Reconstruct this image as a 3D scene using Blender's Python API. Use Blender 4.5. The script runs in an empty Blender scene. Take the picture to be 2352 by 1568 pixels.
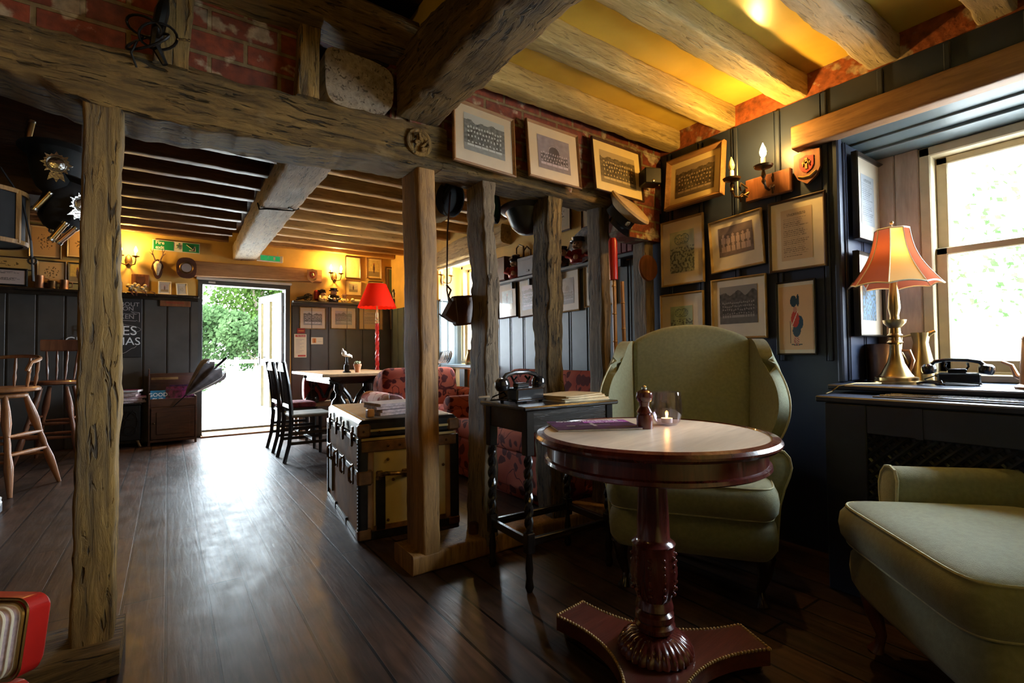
import bpy, bmesh, math, random
from mathutils import Vector, Matrix, Euler, noise
D = bpy.data
sc = bpy.context.scene
COL = sc.collection
R = math.radians
rnd = random.Random(7)

# ---------------------------------------------------------------- mesh helper
class B:
    def __init__(s, M=None):
        s.v = []; s.f = []; s.mi = []; s.M = M or Matrix(); s.m = 0; s.fc = {}
    def at(s, loc=(0, 0, 0), rot=(0, 0, 0), sc_=(1, 1, 1)):
        s.M = Matrix.LocRotScale(Vector(loc), Euler(rot), Vector(sc_)); return s
    def mat(s, i): s.m = i; return s
    def add(s, vs, fs):
        n = len(s.v)
        s.v += [s.M @ Vector(p) for p in vs]
        for f in fs:
            s.f.append([i + n for i in f]); s.mi.append(s.m)
        return s
    def box(s, x0, x1, y0, y1, z0, z1):
        v = [(x0, y0, z0), (x1, y0, z0), (x1, y1, z0), (x0, y1, z0), (x0, y0, z1), (x1, y0, z1), (x1, y1, z1), (x0, y1, z1)]
        return s.add(v, [(0, 3, 2, 1), (4, 5, 6, 7), (0, 1, 5, 4), (1, 2, 6, 5), (2, 3, 7, 6), (3, 0, 4, 7)])
    def cbox(s, c, d):
        return s.box(c[0] - d[0] / 2, c[0] + d[0] / 2, c[1] - d[1] / 2, c[1] + d[1] / 2, c[2] - d[2] / 2, c[2] + d[2] / 2)
    def bbox(s, x0, x1, y0, y1, z0, z1, r=.01):
        """box with chamfered edges"""
        r = min(r, (x1 - x0) * .45, (y1 - y0) * .45, (z1 - z0) * .45)
        v = []; idx = {}
        for ix, X, sx in ((0, x0, 1), (1, x1, -1)):
            for iy, Y, sy in ((0, y0, 1), (1, y1, -1)):
                for iz, Z, sz in ((0, z0, 1), (1, z1, -1)):
                    for a in range(3):
                        p = [X + sx * r, Y + sy * r, Z + sz * r]; p[a] = (X, Y, Z)[a]
                        idx[(ix, iy, iz, a)] = len(v); v.append(tuple(p))
        f = []
        for k in (0, 1):
            f.append([idx[(k, 0, 0, 0)], idx[(k, 1, 0, 0)], idx[(k, 1, 1, 0)], idx[(k, 0, 1, 0)]][::(-1 if k == 0 else 1)])
            f.append([idx[(0, k, 0, 1)], idx[(1, k, 0, 1)], idx[(1, k, 1, 1)], idx[(0, k, 1, 1)]][::(1 if k == 0 else -1)])
            f.append([idx[(0, 0, k, 2)], idx[(1, 0, k, 2)], idx[(1, 1, k, 2)], idx[(0, 1, k, 2)]][::(-1 if k == 0 else 1)])
        for i in (0, 1):
            for j in (0, 1):
                f.append([idx[(i, j, 0, 0)], idx[(i, j, 1, 0)], idx[(i, j, 1, 1)], idx[(i, j, 0, 1)]])
                f.append([idx[(i, 0, j, 0)], idx[(i, 1, j, 0)], idx[(i, 1, j, 2)], idx[(i, 0, j, 2)]])
                f.append([idx[(0, i, j, 1)], idx[(1, i, j, 1)], idx[(1, i, j, 2)], idx[(0, i, j, 2)]])
                for k in (0, 1):
                    f.append([idx[(i, j, k, 0)], idx[(i, j, k, 1)], idx[(i, j, k, 2)]])
        return s.add(v, f)
    def lathe(s, prof, n=24, cap=True, c=(0, 0), sx=1, sy=1):
        """prof: list of (r, z) from bottom to top, about z"""
        v = []
        for r, z in prof:
            for i in range(n):
                a = 2 * math.pi * i / n
                v.append((c[0] + r * math.cos(a) * sx, c[1] + r * math.sin(a) * sy, z))
        f = []
        for j in range(len(prof) - 1):
            for i in range(n):
                f.append((j * n + i, j * n + (i + 1) % n, (j + 1) * n + (i + 1) % n, (j + 1) * n + i))
        if cap:
            f.append(tuple(range(n))[::-1]); f.append(tuple((len(prof) - 1) * n + i for i in range(n)))
        return s.add(v, f)
    def tube(s, pts, r, n=8, closed=False, cap=True, sq=1.0):
        """tube along pts, r number or list"""
        pts = [Vector(p) for p in pts]; m = len(pts)
        rs = r if isinstance(r, (list, tuple)) else [r] * m
        v = []; up = None
        for k in range(m):
            if closed: t = (pts[(k + 1) % m] - pts[k - 1])
            else: t = pts[min(k + 1, m - 1)] - pts[max(k - 1, 0)]
            if t.length < 1e-9: t = Vector((0, 0, 1))
            t.normalize()
            if up is None:
                up = Vector((0, 0, 1)) if abs(t.z) < .9 else Vector((1, 0, 0))
            up = (up - t * up.dot(t))
            if up.length < 1e-6: up = t.orthogonal()
            up.normalize()
            side = t.cross(up)
            for i in range(n):
                a = 2 * math.pi * i / n
                v.append(tuple(pts[k] + side * (rs[k] * math.cos(a)) + up * (rs[k] * math.sin(a) * sq)))
        f = []
        for j in range(m if closed else m - 1):
            for i in range(n):
                a, b = j * n, ((j + 1) % m) * n
                f.append((a + i, a + (i + 1) % n, b + (i + 1) % n, b + i))
        if cap and not closed:
            f.append(tuple(range(n))[::-1]); f.append(tuple((m - 1) * n + i for i in range(n)))
        return s.add(v, f)
    def prism(s, poly, a0, a1, axis='y'):
        """extrude 2d poly along axis; poly in (x,z) for y, (y,z) for x, (x,y) for z"""
        n = len(poly)
        def P(p, a):
            return (p[0], a, p[1]) if axis == 'y' else ((a, p[0], p[1]) if axis == 'x' else (p[0], p[1], a))
        v = [P(p, a0) for p in poly] + [P(p, a1) for p in poly]
        f = [tuple(range(n))[::-1], tuple(range(n, 2 * n))]
        for i in range(n): f.append((i, (i + 1) % n, n + (i + 1) % n, n + i))
        return s.add(v, f)
    def soft(s, c, d, e=.35, nu=28, nv=14, bulge=0):
        """superellipsoid cushion, centre c, full size d, small e = boxier"""
        def sp(t, e_): return math.copysign(abs(t) ** e_, t)
        v = []
        for j in range(nv + 1):
            ph = -math.pi / 2 + math.pi * j / nv
            for i in range(nu):
                th = 2 * math.pi * i / nu
                x = sp(math.cos(ph), e) * sp(math.cos(th), e); y = sp(math.cos(ph), e) * sp(math.sin(th), e); z = sp(math.sin(ph), e * 1.5)
                k = 1 + bulge * (1 - x * x) * (1 - y * y)
                v.append((c[0] + x * d[0] / 2, c[1] + y * d[1] / 2, c[2] + z * k * d[2] / 2))
        f = []
        for j in range(nv):
            for i in range(nu):
                f.append((j * nu + i, j * nu + (i + 1) % nu, (j + 1) * nu + (i + 1) % nu, (j + 1) * nu + i))
        return s.add(v, f)
    def boxcushion(s, c, d, n=72, e=.22, bulge=.035, dome=.03):
        v = []; rings = [(0, -.5, -dome * .7), (.5, -.5, -dome * .6), (.9, -.5, -dome * .25), (1, -.5, 0), (1 + bulge * .8, -.28, 0), (1 + bulge, 0, 0), (1 + bulge * .8, .28, 0), (1, .5, 0), (.95, .5, dome * .3), (.8, .5, dome * .7), (.5, .5, dome * .95), (0.0, .5, dome)]
        for k, zz, dz in rings:
            for i in range(n):
                a = 2 * math.pi * i / n; x = math.copysign(abs(math.cos(a)) ** e, math.cos(a)); y = math.copysign(abs(math.sin(a)) ** e, math.sin(a))
                off = (k - 1) * min(d[0], d[1]) / 2 if k > 1 else 0; kk = min(k, 1)
                v.append((c[0] + x * (kk * d[0] / 2 + off), c[1] + y * (kk * d[1] / 2 + off), c[2] + zz * d[2] + dz))
        s.add(v, [(j * n + i, j * n + (i + 1) % n, (j + 1) * n + (i + 1) % n, (j + 1) * n + i) for j in range(len(rings) - 1) for i in range(n)])
        return s
    def ball(s, c, r, n=14, sx=1, sy=1, sz=1):
        v = []; m = max(6, n // 2)
        for j in range(m + 1):
            ph = -math.pi / 2 + math.pi * j / m
            for i in range(n):
                th = 2 * math.pi * i / n
                v.append((c[0] + r * sx * math.cos(ph) * math.cos(th), c[1] + r * sy * math.cos(ph) * math.sin(th), c[2] + r * sz * math.sin(ph)))
        f = []
        for j in range(m):
            for i in range(n): f.append((j * n + i, j * n + (i + 1) % n, (j + 1) * n + (i + 1) % n, (j + 1) * n + i))
        return s.add(v, f)
    def grid(s, fn, nu, nv):
        v = [fn(i / nu, j / nv) for j in range(nv + 1) for i in range(nu + 1)]
        f = [(j * (nu + 1) + i, j * (nu + 1) + i + 1, (j + 1) * (nu + 1) + i + 1, (j + 1) * (nu + 1) + i) for j in range(nv) for i in range(nu)]
        return s.add(v, f)

def mesh_obj(name, b, mats, parent=None, smooth=35, colors=None):
    me = D.meshes.new(name)
    me.from_pydata([tuple(p) for p in b.v], [], b.f)
    if not isinstance(mats, (list, tuple)): mats = [mats]
    for m in mats: me.materials.append(m)
    if len(mats) > 1: me.polygons.foreach_set('material_index', b.mi)
    bm = bmesh.new(); bm.from_mesh(me)
    if colors is None:
        bmesh.ops.remove_doubles(bm, verts=bm.verts, dist=1e-6)
        bmesh.ops.recalc_face_normals(bm, faces=bm.faces)
    bm.to_mesh(me); bm.free()
    if colors is not None:
        at = me.color_attributes.new('Print', 'FLOAT_COLOR', 'CORNER')
        buf = []
        for p, c in zip(me.polygons, colors):
            for _ in p.vertices: buf += [c[0], c[1], c[2], 1]
        at.data.foreach_set('color', buf)
    if smooth:
        me.shade_smooth(); me.set_sharp_from_angle(angle=R(smooth))
    o = D.objects.new(name, me); COL.objects.link(o)
    if parent: o.parent = parent
    return o
def tag(o, label=None, cat=None, group=None, kind=None):
    if label: o['label'] = label
    if cat: o['category'] = cat
    if group: o['group'] = group
    if kind: o['kind'] = kind
    return o
def thing(name, label, cat, loc=(0, 0, 0), rz=0, group=None, rx=0, ry=0, kind=None, s=1):
    o = D.objects.new(name, None); COL.objects.link(o); o.empty_display_size = .05
    o.location = loc; o.rotation_euler = (R(rx), R(ry), R(rz)); o.scale = (s, s, s)
    return tag(o, label, cat, group, kind)
def part(name, b, m, parent, label=None, smooth=35, kind=None):
    o = mesh_obj(name, b, m, parent, smooth)
    if label: o['label'] = label
    if kind: o['kind'] = kind
    return o
def single(name, b, m, label, cat, loc=(0, 0, 0), rz=0, group=None, rx=0, ry=0, smooth=35, kind=None):
    o = mesh_obj(name, b, m, None, smooth); o.location = loc; o.rotation_euler = (R(rx), R(ry), R(rz))
    return tag(o, label, cat, group, kind)
def struct(name, b, m, parent=None, smooth=0, label=None, cat=None):
    o = mesh_obj(name, b, m, parent, smooth)
    if not parent: o['kind'] = 'structure'
    return tag(o, label, cat)
def dup(o, loc=None, rz=None, label=None, parent=None):
    c = o.copy(); COL.objects.link(c); c.parent = parent
    if loc: c.location = loc
    if rz is not None: c.rotation_euler[2] = R(rz)
    if label: c['label'] = label
    for ch in [k for k in D.objects if k.parent == o]: dup(ch, parent=c)
    return c
def mods(o, bevel=0, sub=0, solid=0, seg=2, off=0):
    if solid:
        m = o.modifiers.new('s', 'SOLIDIFY'); m.thickness = solid; m.offset = off
    if bevel:
        m = o.modifiers.new('b', 'BEVEL'); m.width = bevel; m.segments = seg; m.limit_method = 'ANGLE'; m.angle_limit = R(40)
    if sub:
        m = o.modifiers.new('d', 'SUBSURF'); m.levels = sub; m.render_levels = sub
    return o
def text(name, body, size, m, parent, loc, rz=0, align='CENTER', rx=90, ext=.0006, ry=0, bold=0):
    c = D.curves.new(name, 'FONT'); c.body = body; c.size = size; c.align_x = align; c.align_y = 'CENTER'; c.extrude = ext; c.offset = bold
    c.resolution_u = 3
    c.materials.append(m)
    tmp = D.objects.new(name + '_tmp', c); COL.objects.link(tmp)
    bpy.context.view_layer.update()
    me = D.meshes.new_from_object(tmp.evaluated_get(bpy.context.evaluated_depsgraph_get())); D.objects.remove(tmp)
    o = D.objects.new(name, me); COL.objects.link(o); o.parent = parent; o.location = loc; o.rotation_euler = (R(rx), R(ry), R(rz))
    return o

# ---------------------------------------------------------------- materials
def newmat(name):
    m = D.materials.new(name); m.use_nodes = True
    nt = m.node_tree; b = nt.nodes['Principled BSDF']
    return m, nt, b
def N(nt, t, **k):
    n = nt.nodes.new(t)
    for a, v in k.items():
        if a in n.inputs and not hasattr(n, a): n.inputs[a].default_value = v
        elif hasattr(n, a): setattr(n, a, v)
        else: n.inputs[a].default_value = v
    return n
def ramp(nt, stops, interp='LINEAR'):
    n = nt.nodes.new('ShaderNodeValToRGB'); cr = n.color_ramp; cr.interpolation = interp
    while len(cr.elements) < len(stops): cr.elements.new(.5)
    for e, (p, c) in zip(cr.elements, stops):
        e.position = p; e.color = (c[0], c[1], c[2], 1) if isinstance(c, (tuple, list)) else (c, c, c, 1)
    return n
def coords(nt, scale=(1, 1, 1), rot=(0, 0, 0)):
    tc = nt.nodes.new('ShaderNodeTexCoord'); mp = nt.nodes.new('ShaderNodeMapping')
    mp.inputs['Scale'].default_value = scale; mp.inputs['Rotation'].default_value = rot
    nt.links.new(tc.outputs['Object'], mp.inputs['Vector']); return mp.outputs['Vector']
def bump(nt, b, h, strength=.3, dist=.01):
    n = nt.nodes.new('ShaderNodeBump'); n.inputs['Strength'].default_value = strength; n.inputs['Distance'].default_value = dist
    nt.links.new(h, n.inputs['Height']); nt.links.new(n.outputs['Normal'], b.inputs['Normal'])
def mat(name, col, rough=.5, metal=0, var=.15, vs=12, bmp=0, bs=60, coat=0, sheen=0, emit=0, trans=0, spec=.5, col2=None):
    m, nt, b = newmat(name)
    L = nt.links.new
    b.inputs['Roughness'].default_value = rough; b.inputs['Metallic'].default_value = metal
    b.inputs['Coat Weight'].default_value = coat; b.inputs['Coat Roughness'].default_value = .06
    b.inputs['Sheen Weight'].default_value = sheen; b.inputs['Specular IOR Level'].default_value = spec
    b.inputs['Transmission Weight'].default_value = trans
    v = coords(nt)
    n = N(nt, 'ShaderNodeTexNoise'); n.inputs['Scale'].default_value = vs; n.inputs['Detail'].default_value = 6; L(v, n.inputs['Vector'])
    c2 = col2 or tuple(max(0, c * (1 - var * 2)) for c in col)
    r = ramp(nt, [(.35, c2), (.65, col)]); L(n.outputs['Fac'], r.inputs['Fac']); L(r.outputs['Color'], b.inputs['Base Color'])
    if emit:
        b.inputs['Emission Color'].default_value = (*col, 1); b.inputs['Emission Strength'].default_value = emit
    if bmp:
        n2 = N(nt, 'ShaderNodeTexNoise'); n2.inputs['Scale'].default_value = bs; n2.inputs['Detail'].default_value = 4; L(v, n2.inputs['Vector'])
        bump(nt, b, n2.outputs['Fac'], bmp, .004)
    return m
def wood(name, dark, light, axis='y', rough=.6, bmp=.5, sc_=1.0, crack=.5, coat=0, patches=None, thr=.62, dist=.012):
    m, nt, b = newmat(name); L = nt.links.new
    k = {'x': (3.2, 30, 30), 'y': (30, 3.2, 30), 'z': (30, 30, 3.2)}[axis]
    v = coords(nt, tuple(a * sc_ for a in k))
    n = N(nt, 'ShaderNodeTexNoise'); n.inputs['Scale'].default_value = 1; n.inputs['Detail'].default_value = 9; n.inputs['Roughness'].default_value = .7; n.inputs['Distortion'].default_value = .9; L(v, n.inputs['Vector'])
    r = ramp(nt, [(.3, dark), (.7, light)]); L(n.outputs['Fac'], r.inputs['Fac'])
    v2 = coords(nt, tuple(.16 * a ** .6 * sc_ * 2.2 for a in k))
    n2 = N(nt, 'ShaderNodeTexNoise'); n2.inputs['Scale'].default_value = 1.6; n2.inputs['Detail'].default_value = 5; L(v2, n2.inputs['Vector'])
    r2 = ramp(nt, [(.3, .45), (.62, 1.15)]); L(n2.outputs['Fac'], r2.inputs['Fac'])
    mx = N(nt, 'ShaderNodeMix', data_type='RGBA', blend_type='MULTIPLY'); mx.inputs[0].default_value = 1
    L(r.outputs['Color'], mx.inputs[6]); L(r2.outputs['Color'], mx.inputs[7])
    out = mx.outputs[2]
    v3 = coords(nt, tuple(a * 1.7 * sc_ for a in k))
    n3 = N(nt, 'ShaderNodeTexNoise'); n3.inputs['Scale'].default_value = 1; n3.inputs['Detail'].default_value = 3; n3.inputs['Distortion'].default_value = 1.2; L(v3, n3.inputs['Vector'])
    r3 = ramp(nt, [(.33, 1 - crack), (.41, 1)]); L(n3.outputs['Fac'], r3.inputs['Fac'])
    mx2 = N(nt, 'ShaderNodeMix', data_type='RGBA', blend_type='MULTIPLY'); mx2.inputs[0].default_value = 1
    L(out, mx2.inputs[6]); L(r3.outputs['Color'], mx2.inputs[7]); out = mx2.outputs[2]
    if patches:
        n4 = N(nt, 'ShaderNodeTexNoise'); n4.inputs['Scale'].default_value = 2.3; n4.inputs['Detail'].default_value = 8; L(coords(nt), n4.inputs['Vector'])
        r4 = ramp(nt, [(thr - .06, 0), (thr, 1)]); L(n4.outputs['Fac'], r4.inputs['Fac'])
        mx3 = N(nt, 'ShaderNodeMix', data_type='RGBA'); L(r4.outputs['Color'], mx3.inputs[0]); L(out, mx3.inputs[6]); mx3.inputs[7].default_value = (*patches, 1); out = mx3.outputs[2]
    L(out, b.inputs['Base Color']); b.inputs['Roughness'].default_value = rough; b.inputs['Coat Weight'].default_value = coat
    ad = N(nt, 'ShaderNodeMath', operation='ADD'); L(n.outputs['Fac'], ad.inputs[0]); L(r3.outputs['Color'], ad.inputs[1])
    bump(nt, b, ad.outputs[0], bmp, dist)
    return m
def flat(name, col, rough=.6, emit=0):
    m, nt, b = newmat(name); b.inputs['Base Color'].default_value = (*col, 1); b.inputs['Roughness'].default_value = rough
    if emit: b.inputs['Emission Color'].default_value = (*col, 1); b.inputs['Emission Strength'].default_value = emit
    return m
def brickmat(name, c1, c2, mortar, rot, w=.25, h=.093, pale=(.5, .42, .3)):
    m, nt, b = newmat(name); L = nt.links.new
    v = coords(nt, (1, 1, 1), rot)
    t = nt.nodes.new('ShaderNodeTexBrick'); L(v, t.inputs['Vector'])
    for k, val in (('Scale', 1), ('Brick Width', w), ('Row Height', h), ('Mortar Size', .009), ('Mortar Smooth', .3)): t.inputs[k].default_value = val
    t.inputs['Color1'].default_value = (*c1, 1); t.inputs['Color2'].default_value = (*c2, 1); t.inputs['Mortar'].default_value = (*mortar, 1)
    n = N(nt, 'ShaderNodeTexNoise'); n.inputs['Scale'].default_value = 9; n.inputs['Detail'].default_value = 8; L(coords(nt), n.inputs['Vector'])
    r = ramp(nt, [(.56, 0), (.62, .75)]); L(n.outputs['Fac'], r.inputs['Fac'])
    mx = N(nt, 'ShaderNodeMix', data_type='RGBA'); L(r.outputs['Color'], mx.inputs[0]); L(t.outputs['Color'], mx.inputs[6]); mx.inputs[7].default_value = (*pale, 1)
    n2 = N(nt, 'ShaderNodeTexNoise'); n2.inputs['Scale'].default_value = 30; n2.inputs['Detail'].default_value = 6; L(coords(nt), n2.inputs['Vector'])
    r2 = ramp(nt, [(.3, .5), (.7, 1.2)]); L(n2.outputs['Fac'], r2.inputs['Fac'])
    m2 = N(nt, 'ShaderNodeMix', data_type='RGBA', blend_type='MULTIPLY'); m2.inputs[0].default_value = 1; L(mx.outputs[2], m2.inputs[6]); L(r2.outputs['Color'], m2.inputs[7])
    L(m2.outputs[2], b.inputs['Base Color']); b.inputs['Roughness'].default_value = .75
    ad = N(nt, 'ShaderNodeMath', operation='MULTIPLY_ADD'); L(t.outputs['Fac'], ad.inputs[0]); ad.inputs[1].default_value = -1.0; L(n2.outputs['Fac'], ad.inputs[2])
    bump(nt, b, ad.outputs[0], .8, .008)
    return m
def printmat(name, rough=.35, coat=.5):
    m, nt, b = newmat(name); a = nt.nodes.new('ShaderNodeVertexColor'); a.layer_name = 'Print'
    nt.links.new(a.outputs['Color'], b.inputs['Base Color']); b.inputs['Roughness'].default_value = rough
    b.inputs['Coat Weight'].default_value = coat; b.inputs['Coat Roughness'].default_value = .05
    return m
def glassmat(name, tint=(1, 1, 1), refl=.08, rough=.02):
    m = D.materials.new(name); m.use_nodes = True; nt = m.node_tree; nt.nodes.clear(); L = nt.links.new
    o = nt.nodes.new('ShaderNodeOutputMaterial'); t = nt.nodes.new('ShaderNodeBsdfTransparent'); g = nt.nodes.new('ShaderNodeBsdfGlossy'); mx = nt.nodes.new('ShaderNodeMixShader')
    lw = nt.nodes.new('ShaderNodeLayerWeight'); lw.inputs['Blend'].default_value = .25
    ma = N(nt, 'ShaderNodeMath', operation='MULTIPLY_ADD'); L(lw.outputs['Facing'], ma.inputs[0]); ma.inputs[1].default_value = .2; ma.inputs[2].default_value = refl
    t.inputs['Color'].default_value = (*tint, 1); g.inputs['Roughness'].default_value = rough
    L(ma.outputs[0], mx.inputs['Fac']); L(t.outputs[0], mx.inputs[1]); L(g.outputs[0], mx.inputs[2]); L(mx.outputs[0], o.inputs['Surface'])
    return m

def floormat():
    m, nt, b = newmat('floorboards'); L = nt.links.new
    t = nt.nodes.new('ShaderNodeTexBrick'); L(coords(nt, (1, 1, 1), (0, 0, R(90))), t.inputs['Vector'])
    for k, val in (('Scale', 1), ('Brick Width', 2.7), ('Row Height', .152), ('Mortar Size', .0055), ('Mortar Smooth', .1)): t.inputs[k].default_value = val
    t.offset = .37; t.offset_frequency = 2
    t.inputs['Color1'].default_value = (.045, .029, .022, 1); t.inputs['Color2'].default_value = (.086, .043, .027, 1); t.inputs['Mortar'].default_value = (.004, .003, .003, 1)
    n = N(nt, 'ShaderNodeTexNoise'); n.inputs['Scale'].default_value = 1; n.inputs['Detail'].default_value = 8; n.inputs['Distortion'].default_value = .4; L(coords(nt, (40, 4, 1)), n.inputs['Vector'])
    r = ramp(nt, [(.3, .45), (.7, 1.35)]); L(n.outputs['Fac'], r.inputs['Fac'])
    mx = N(nt, 'ShaderNodeMix', data_type='RGBA', blend_type='MULTIPLY'); mx.inputs[0].default_value = 1; L(t.outputs['Color'], mx.inputs[6]); L(r.outputs['Color'], mx.inputs[7])
    n2 = N(nt, 'ShaderNodeTexNoise'); n2.inputs['Scale'].default_value = 1.3; n2.inputs['Detail'].default_value = 6; L(coords(nt), n2.inputs['Vector'])
    r2 = ramp(nt, [(.35, .55), (.65, 1.2)]); L(n2.outputs['Fac'], r2.inputs['Fac'])
    m2 = N(nt, 'ShaderNodeMix', data_type='RGBA', blend_type='MULTIPLY'); m2.inputs[0].default_value = 1; L(mx.outputs[2], m2.inputs[6]); L(r2.outputs['Color'], m2.inputs[7])
    L(m2.outputs[2], b.inputs['Base Color'])
    n3 = N(nt, 'ShaderNodeTexNoise'); n3.inputs['Scale'].default_value = 5; n3.inputs['Detail'].default_value = 9; n3.inputs['Roughness'].default_value = .7; L(coords(nt, (1.6, 1, 1)), n3.inputs['Vector'])
    r3 = ramp(nt, [(.3, .30), (.75, .52)]); L(n3.outputs['Fac'], r3.inputs['Fac']); L(r3.outputs['Color'], b.inputs['Roughness'])
    n4 = N(nt, 'ShaderNodeTexNoise'); n4.inputs['Scale'].default_value = 1; n4.inputs['Detail'].default_value = 2; L(coords(nt, (7, .8, 1)), n4.inputs['Vector'])
    ad = N(nt, 'ShaderNodeMath', operation='MULTIPLY_ADD'); L(t.outputs['Fac'], ad.inputs[0]); ad.inputs[1].default_value = -1.2; L(n.outputs['Fac'], ad.inputs[2])
    ad2 = N(nt, 'ShaderNodeMath', operation='MULTIPLY_ADD'); L(n4.outputs['Fac'], ad2.inputs[0]); ad2.inputs[1].default_value = 1.0; L(ad.outputs[0], ad2.inputs[2])
    bump(nt, b, ad2.outputs[0], .3, .004); b.inputs['Specular IOR Level'].default_value = .3
    return m
def floral(name, base, base2, leaf, sc_=7):
    m, nt, b = newmat(name); L = nt.links.new
    v = coords(nt, (1, 1, 1), (0, 0, 0))
    w = N(nt, 'ShaderNodeTexNoise'); w.inputs['Scale'].default_value = 6; L(v, w.inputs['Vector'])
    mv = N(nt, 'ShaderNodeVectorMath', operation='MULTIPLY_ADD'); L(w.outputs['Color'], mv.inputs[0]); mv.inputs[1].default_value = (.16, .16, .16); L(v, mv.inputs[2])
    vo = N(nt, 'ShaderNodeTexVoronoi'); vo.inputs['Scale'].default_value = sc_; L(mv.outputs[0], vo.inputs['Vector'])
    r = ramp(nt, [(.34, 1), (.40, 0)]); L(vo.outputs['Distance'], r.inputs['Fac'])
    vn = N(nt, 'ShaderNodeTexNoise'); vn.inputs['Scale'].default_value = 5; vn.inputs['Detail'].default_value = 0; L(mv.outputs[0], vn.inputs['Vector'])
    rv = ramp(nt, [(.485, 0), (.495, 1), (.51, 1), (.52, 0)]); L(vn.outputs['Fac'], rv.inputs['Fac'])
    mx0 = N(nt, 'ShaderNodeMath', operation='MAXIMUM'); L(r.outputs['Color'], mx0.inputs[0]); L(rv.outputs['Color'], mx0.inputs[1])
    nb = N(nt, 'ShaderNodeTexNoise'); nb.inputs['Scale'].default_value = 2.5; L(v, nb.inputs['Vector'])
    rb = ramp(nt, [(.4, base), (.6, base2)]); L(nb.outputs['Fac'], rb.inputs['Fac'])
    mx = N(nt, 'ShaderNodeMix', data_type='RGBA'); L(mx0.outputs[0], mx.inputs[0]); L(rb.outputs['Color'], mx.inputs[6]); mx.inputs[7].default_value = (*leaf, 1)
    L(mx.outputs[2], b.inputs['Base Color']); b.inputs['Roughness'].default_value = .85; b.inputs['Specular IOR Level'].default_value = .2
    bump(nt, b, nb.outputs['Fac'], .4, .03)
    return m

M = {}
M['floor'] = floormat()
M['beam_x'] = wood('old_oak_along', (.045, .024, .006), (.44, .26, .07), 'x', .68, 1.0, crack=.85, patches=(.40, .27, .12), thr=.68, dist=.03)
M['beam_y'] = wood('old_oak_cross', (.04, .022, .006), (.34, .20, .06), 'y', .68, .9, crack=.8, dist=.025)
M['post'] = wood('old_oak_upright', (.065, .034, .007), (.50, .30, .075), 'z', .66, 1.0, crack=.8, patches=(.38, .27, .12), thr=.7, dist=.025)
M['post_pine'] = wood('sawn_post', (.13, .06, .015), (.46, .24, .07), 'z', .6, .35, crack=.3)
M['post_worm'] = wood('pitted_post', (.07, .042, .022), (.62, .42, .16), 'z', .75, 1.4, sc_=1.5, crack=.9, dist=.04)
M['post_grey'] = wood('grey_post', (.045, .032, .02), (.32, .24, .15), 'z', .7, 1.0, crack=.7)
M['pale_beam'] = wood('pale_worn_beam', (.26, .20, .14), (.62, .52, .40), 'y', .65, .6, crack=.7)
M['joist'] = wood('painted_joist', (.40, .28, .08), (.78, .60, .26), 'x', .5, .7, sc_=1.2, crack=.35)
M['joist_pale'] = wood('daylit_pale_joist', (.42, .34, .22), (.74, .62, .44), 'x', .6, .9, sc_=1.2, crack=.4)  # paler copy of the ochre joist, window daylight put into the colour
M['joist_lit'] = wood('lit_brown_joist', (.34, .16, .04), (.60, .36, .12), 'x', .5, .4, crack=.4)  # far-room joists right of the beam, warm lamplight put into the colour
M['joist_shaded'] = wood('shaded_brown_joist', (.10, .045, .014), (.25, .12, .045), 'x', .5, .4, crack=.4)  # same joists left of the beam, shade put into the colour
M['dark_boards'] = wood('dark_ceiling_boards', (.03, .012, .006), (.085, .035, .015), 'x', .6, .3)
M['ceil_yellow'] = mat('glossy_ochre_ceiling', (.66, .46, .07), .26, var=.12, vs=3, bmp=.08, bs=9)
M['plaster'] = mat('ochre_plaster', (.72, .47, .13), .6, var=.1, vs=4, bmp=.3, bs=14)
M['panel_grey'] = mat('charcoal_panelling', (.075, .07, .066), .38, var=.12, vs=5, bmp=.1, bs=20)
M['panel_black'] = mat('near_black_panelling', (.022, .02, .02), .4, var=.1, vs=5)
M['panel_blue'] = mat('slate_blue_panelling', (.11, .145, .165), .38, var=.12, vs=5, bmp=.1, bs=20)
M['panel_navy'] = mat('dark_navy_panelling', (.021, .031, .062), .4, var=.12, vs=5, bmp=.1, bs=20)
M['brown_board'] = wood('pinkish_window_boards', (.42, .30, .24), (.58, .44, .35), 'z', .55, .15, crack=.1)
M['frame_cream'] = mat('cream_window_paint', (.62, .52, .34), .45, var=.08)
M['frame_white'] = mat('white_door_paint', (.75, .78, .78), .35, var=.04)
M['frame_dark'] = mat('dark_door_paint', (.06, .065, .068), .35, var=.06)
M['brick_x'] = brickmat('soft_red_brick', (.22, .038, .011), (.14, .026, .009), (.19, .125, .05), (R(90), 0, 0))
M['brick_y'] = brickmat('warm_red_brick', (.36, .10, .03), (.26, .06, .02), (.40, .28, .12), (R(90), 0, R(90)))
M['oak_light'] = wood('waxed_oak', (.28, .13, .05), (.50, .28, .12), 'x', .45, .15, crack=.15)
M['lintel'] = wood('sawn_lintel', (.17, .08, .035), (.34, .18, .08), 'y', .5, .25, crack=.2)
M['log'] = wood('rough_log_lintel', (.28, .16, .05), (.62, .45, .2), 'y', .7, 1.0, crack=.5)
M['mahogany'] = wood('dark_red_mahogany', (.045, .008, .007), (.13, .024, .018), 'z', .2, .06, crack=.2, coat=.5)
M['mahogany_x'] = wood('worn_mahogany', (.04, .009, .007), (.11, .026, .018), 'x', .3, .15, crack=.1, coat=.2, patches=(.22, .11, .08), thr=.70)
M['tabletop'] = wood('bleached_tabletop', (.62, .48, .36), (.84, .70, .55), 'x', .3, .05, sc_=.7, crack=.06)
M['black_oak'] = wood('blackened_oak', (.008, .006, .005), (.035, .026, .02), 'x', .22, .12, crack=.3)
M['black_turn'] = mat('black_turned_oak', (.018, .014, .012), .2, var=.2)
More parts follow.
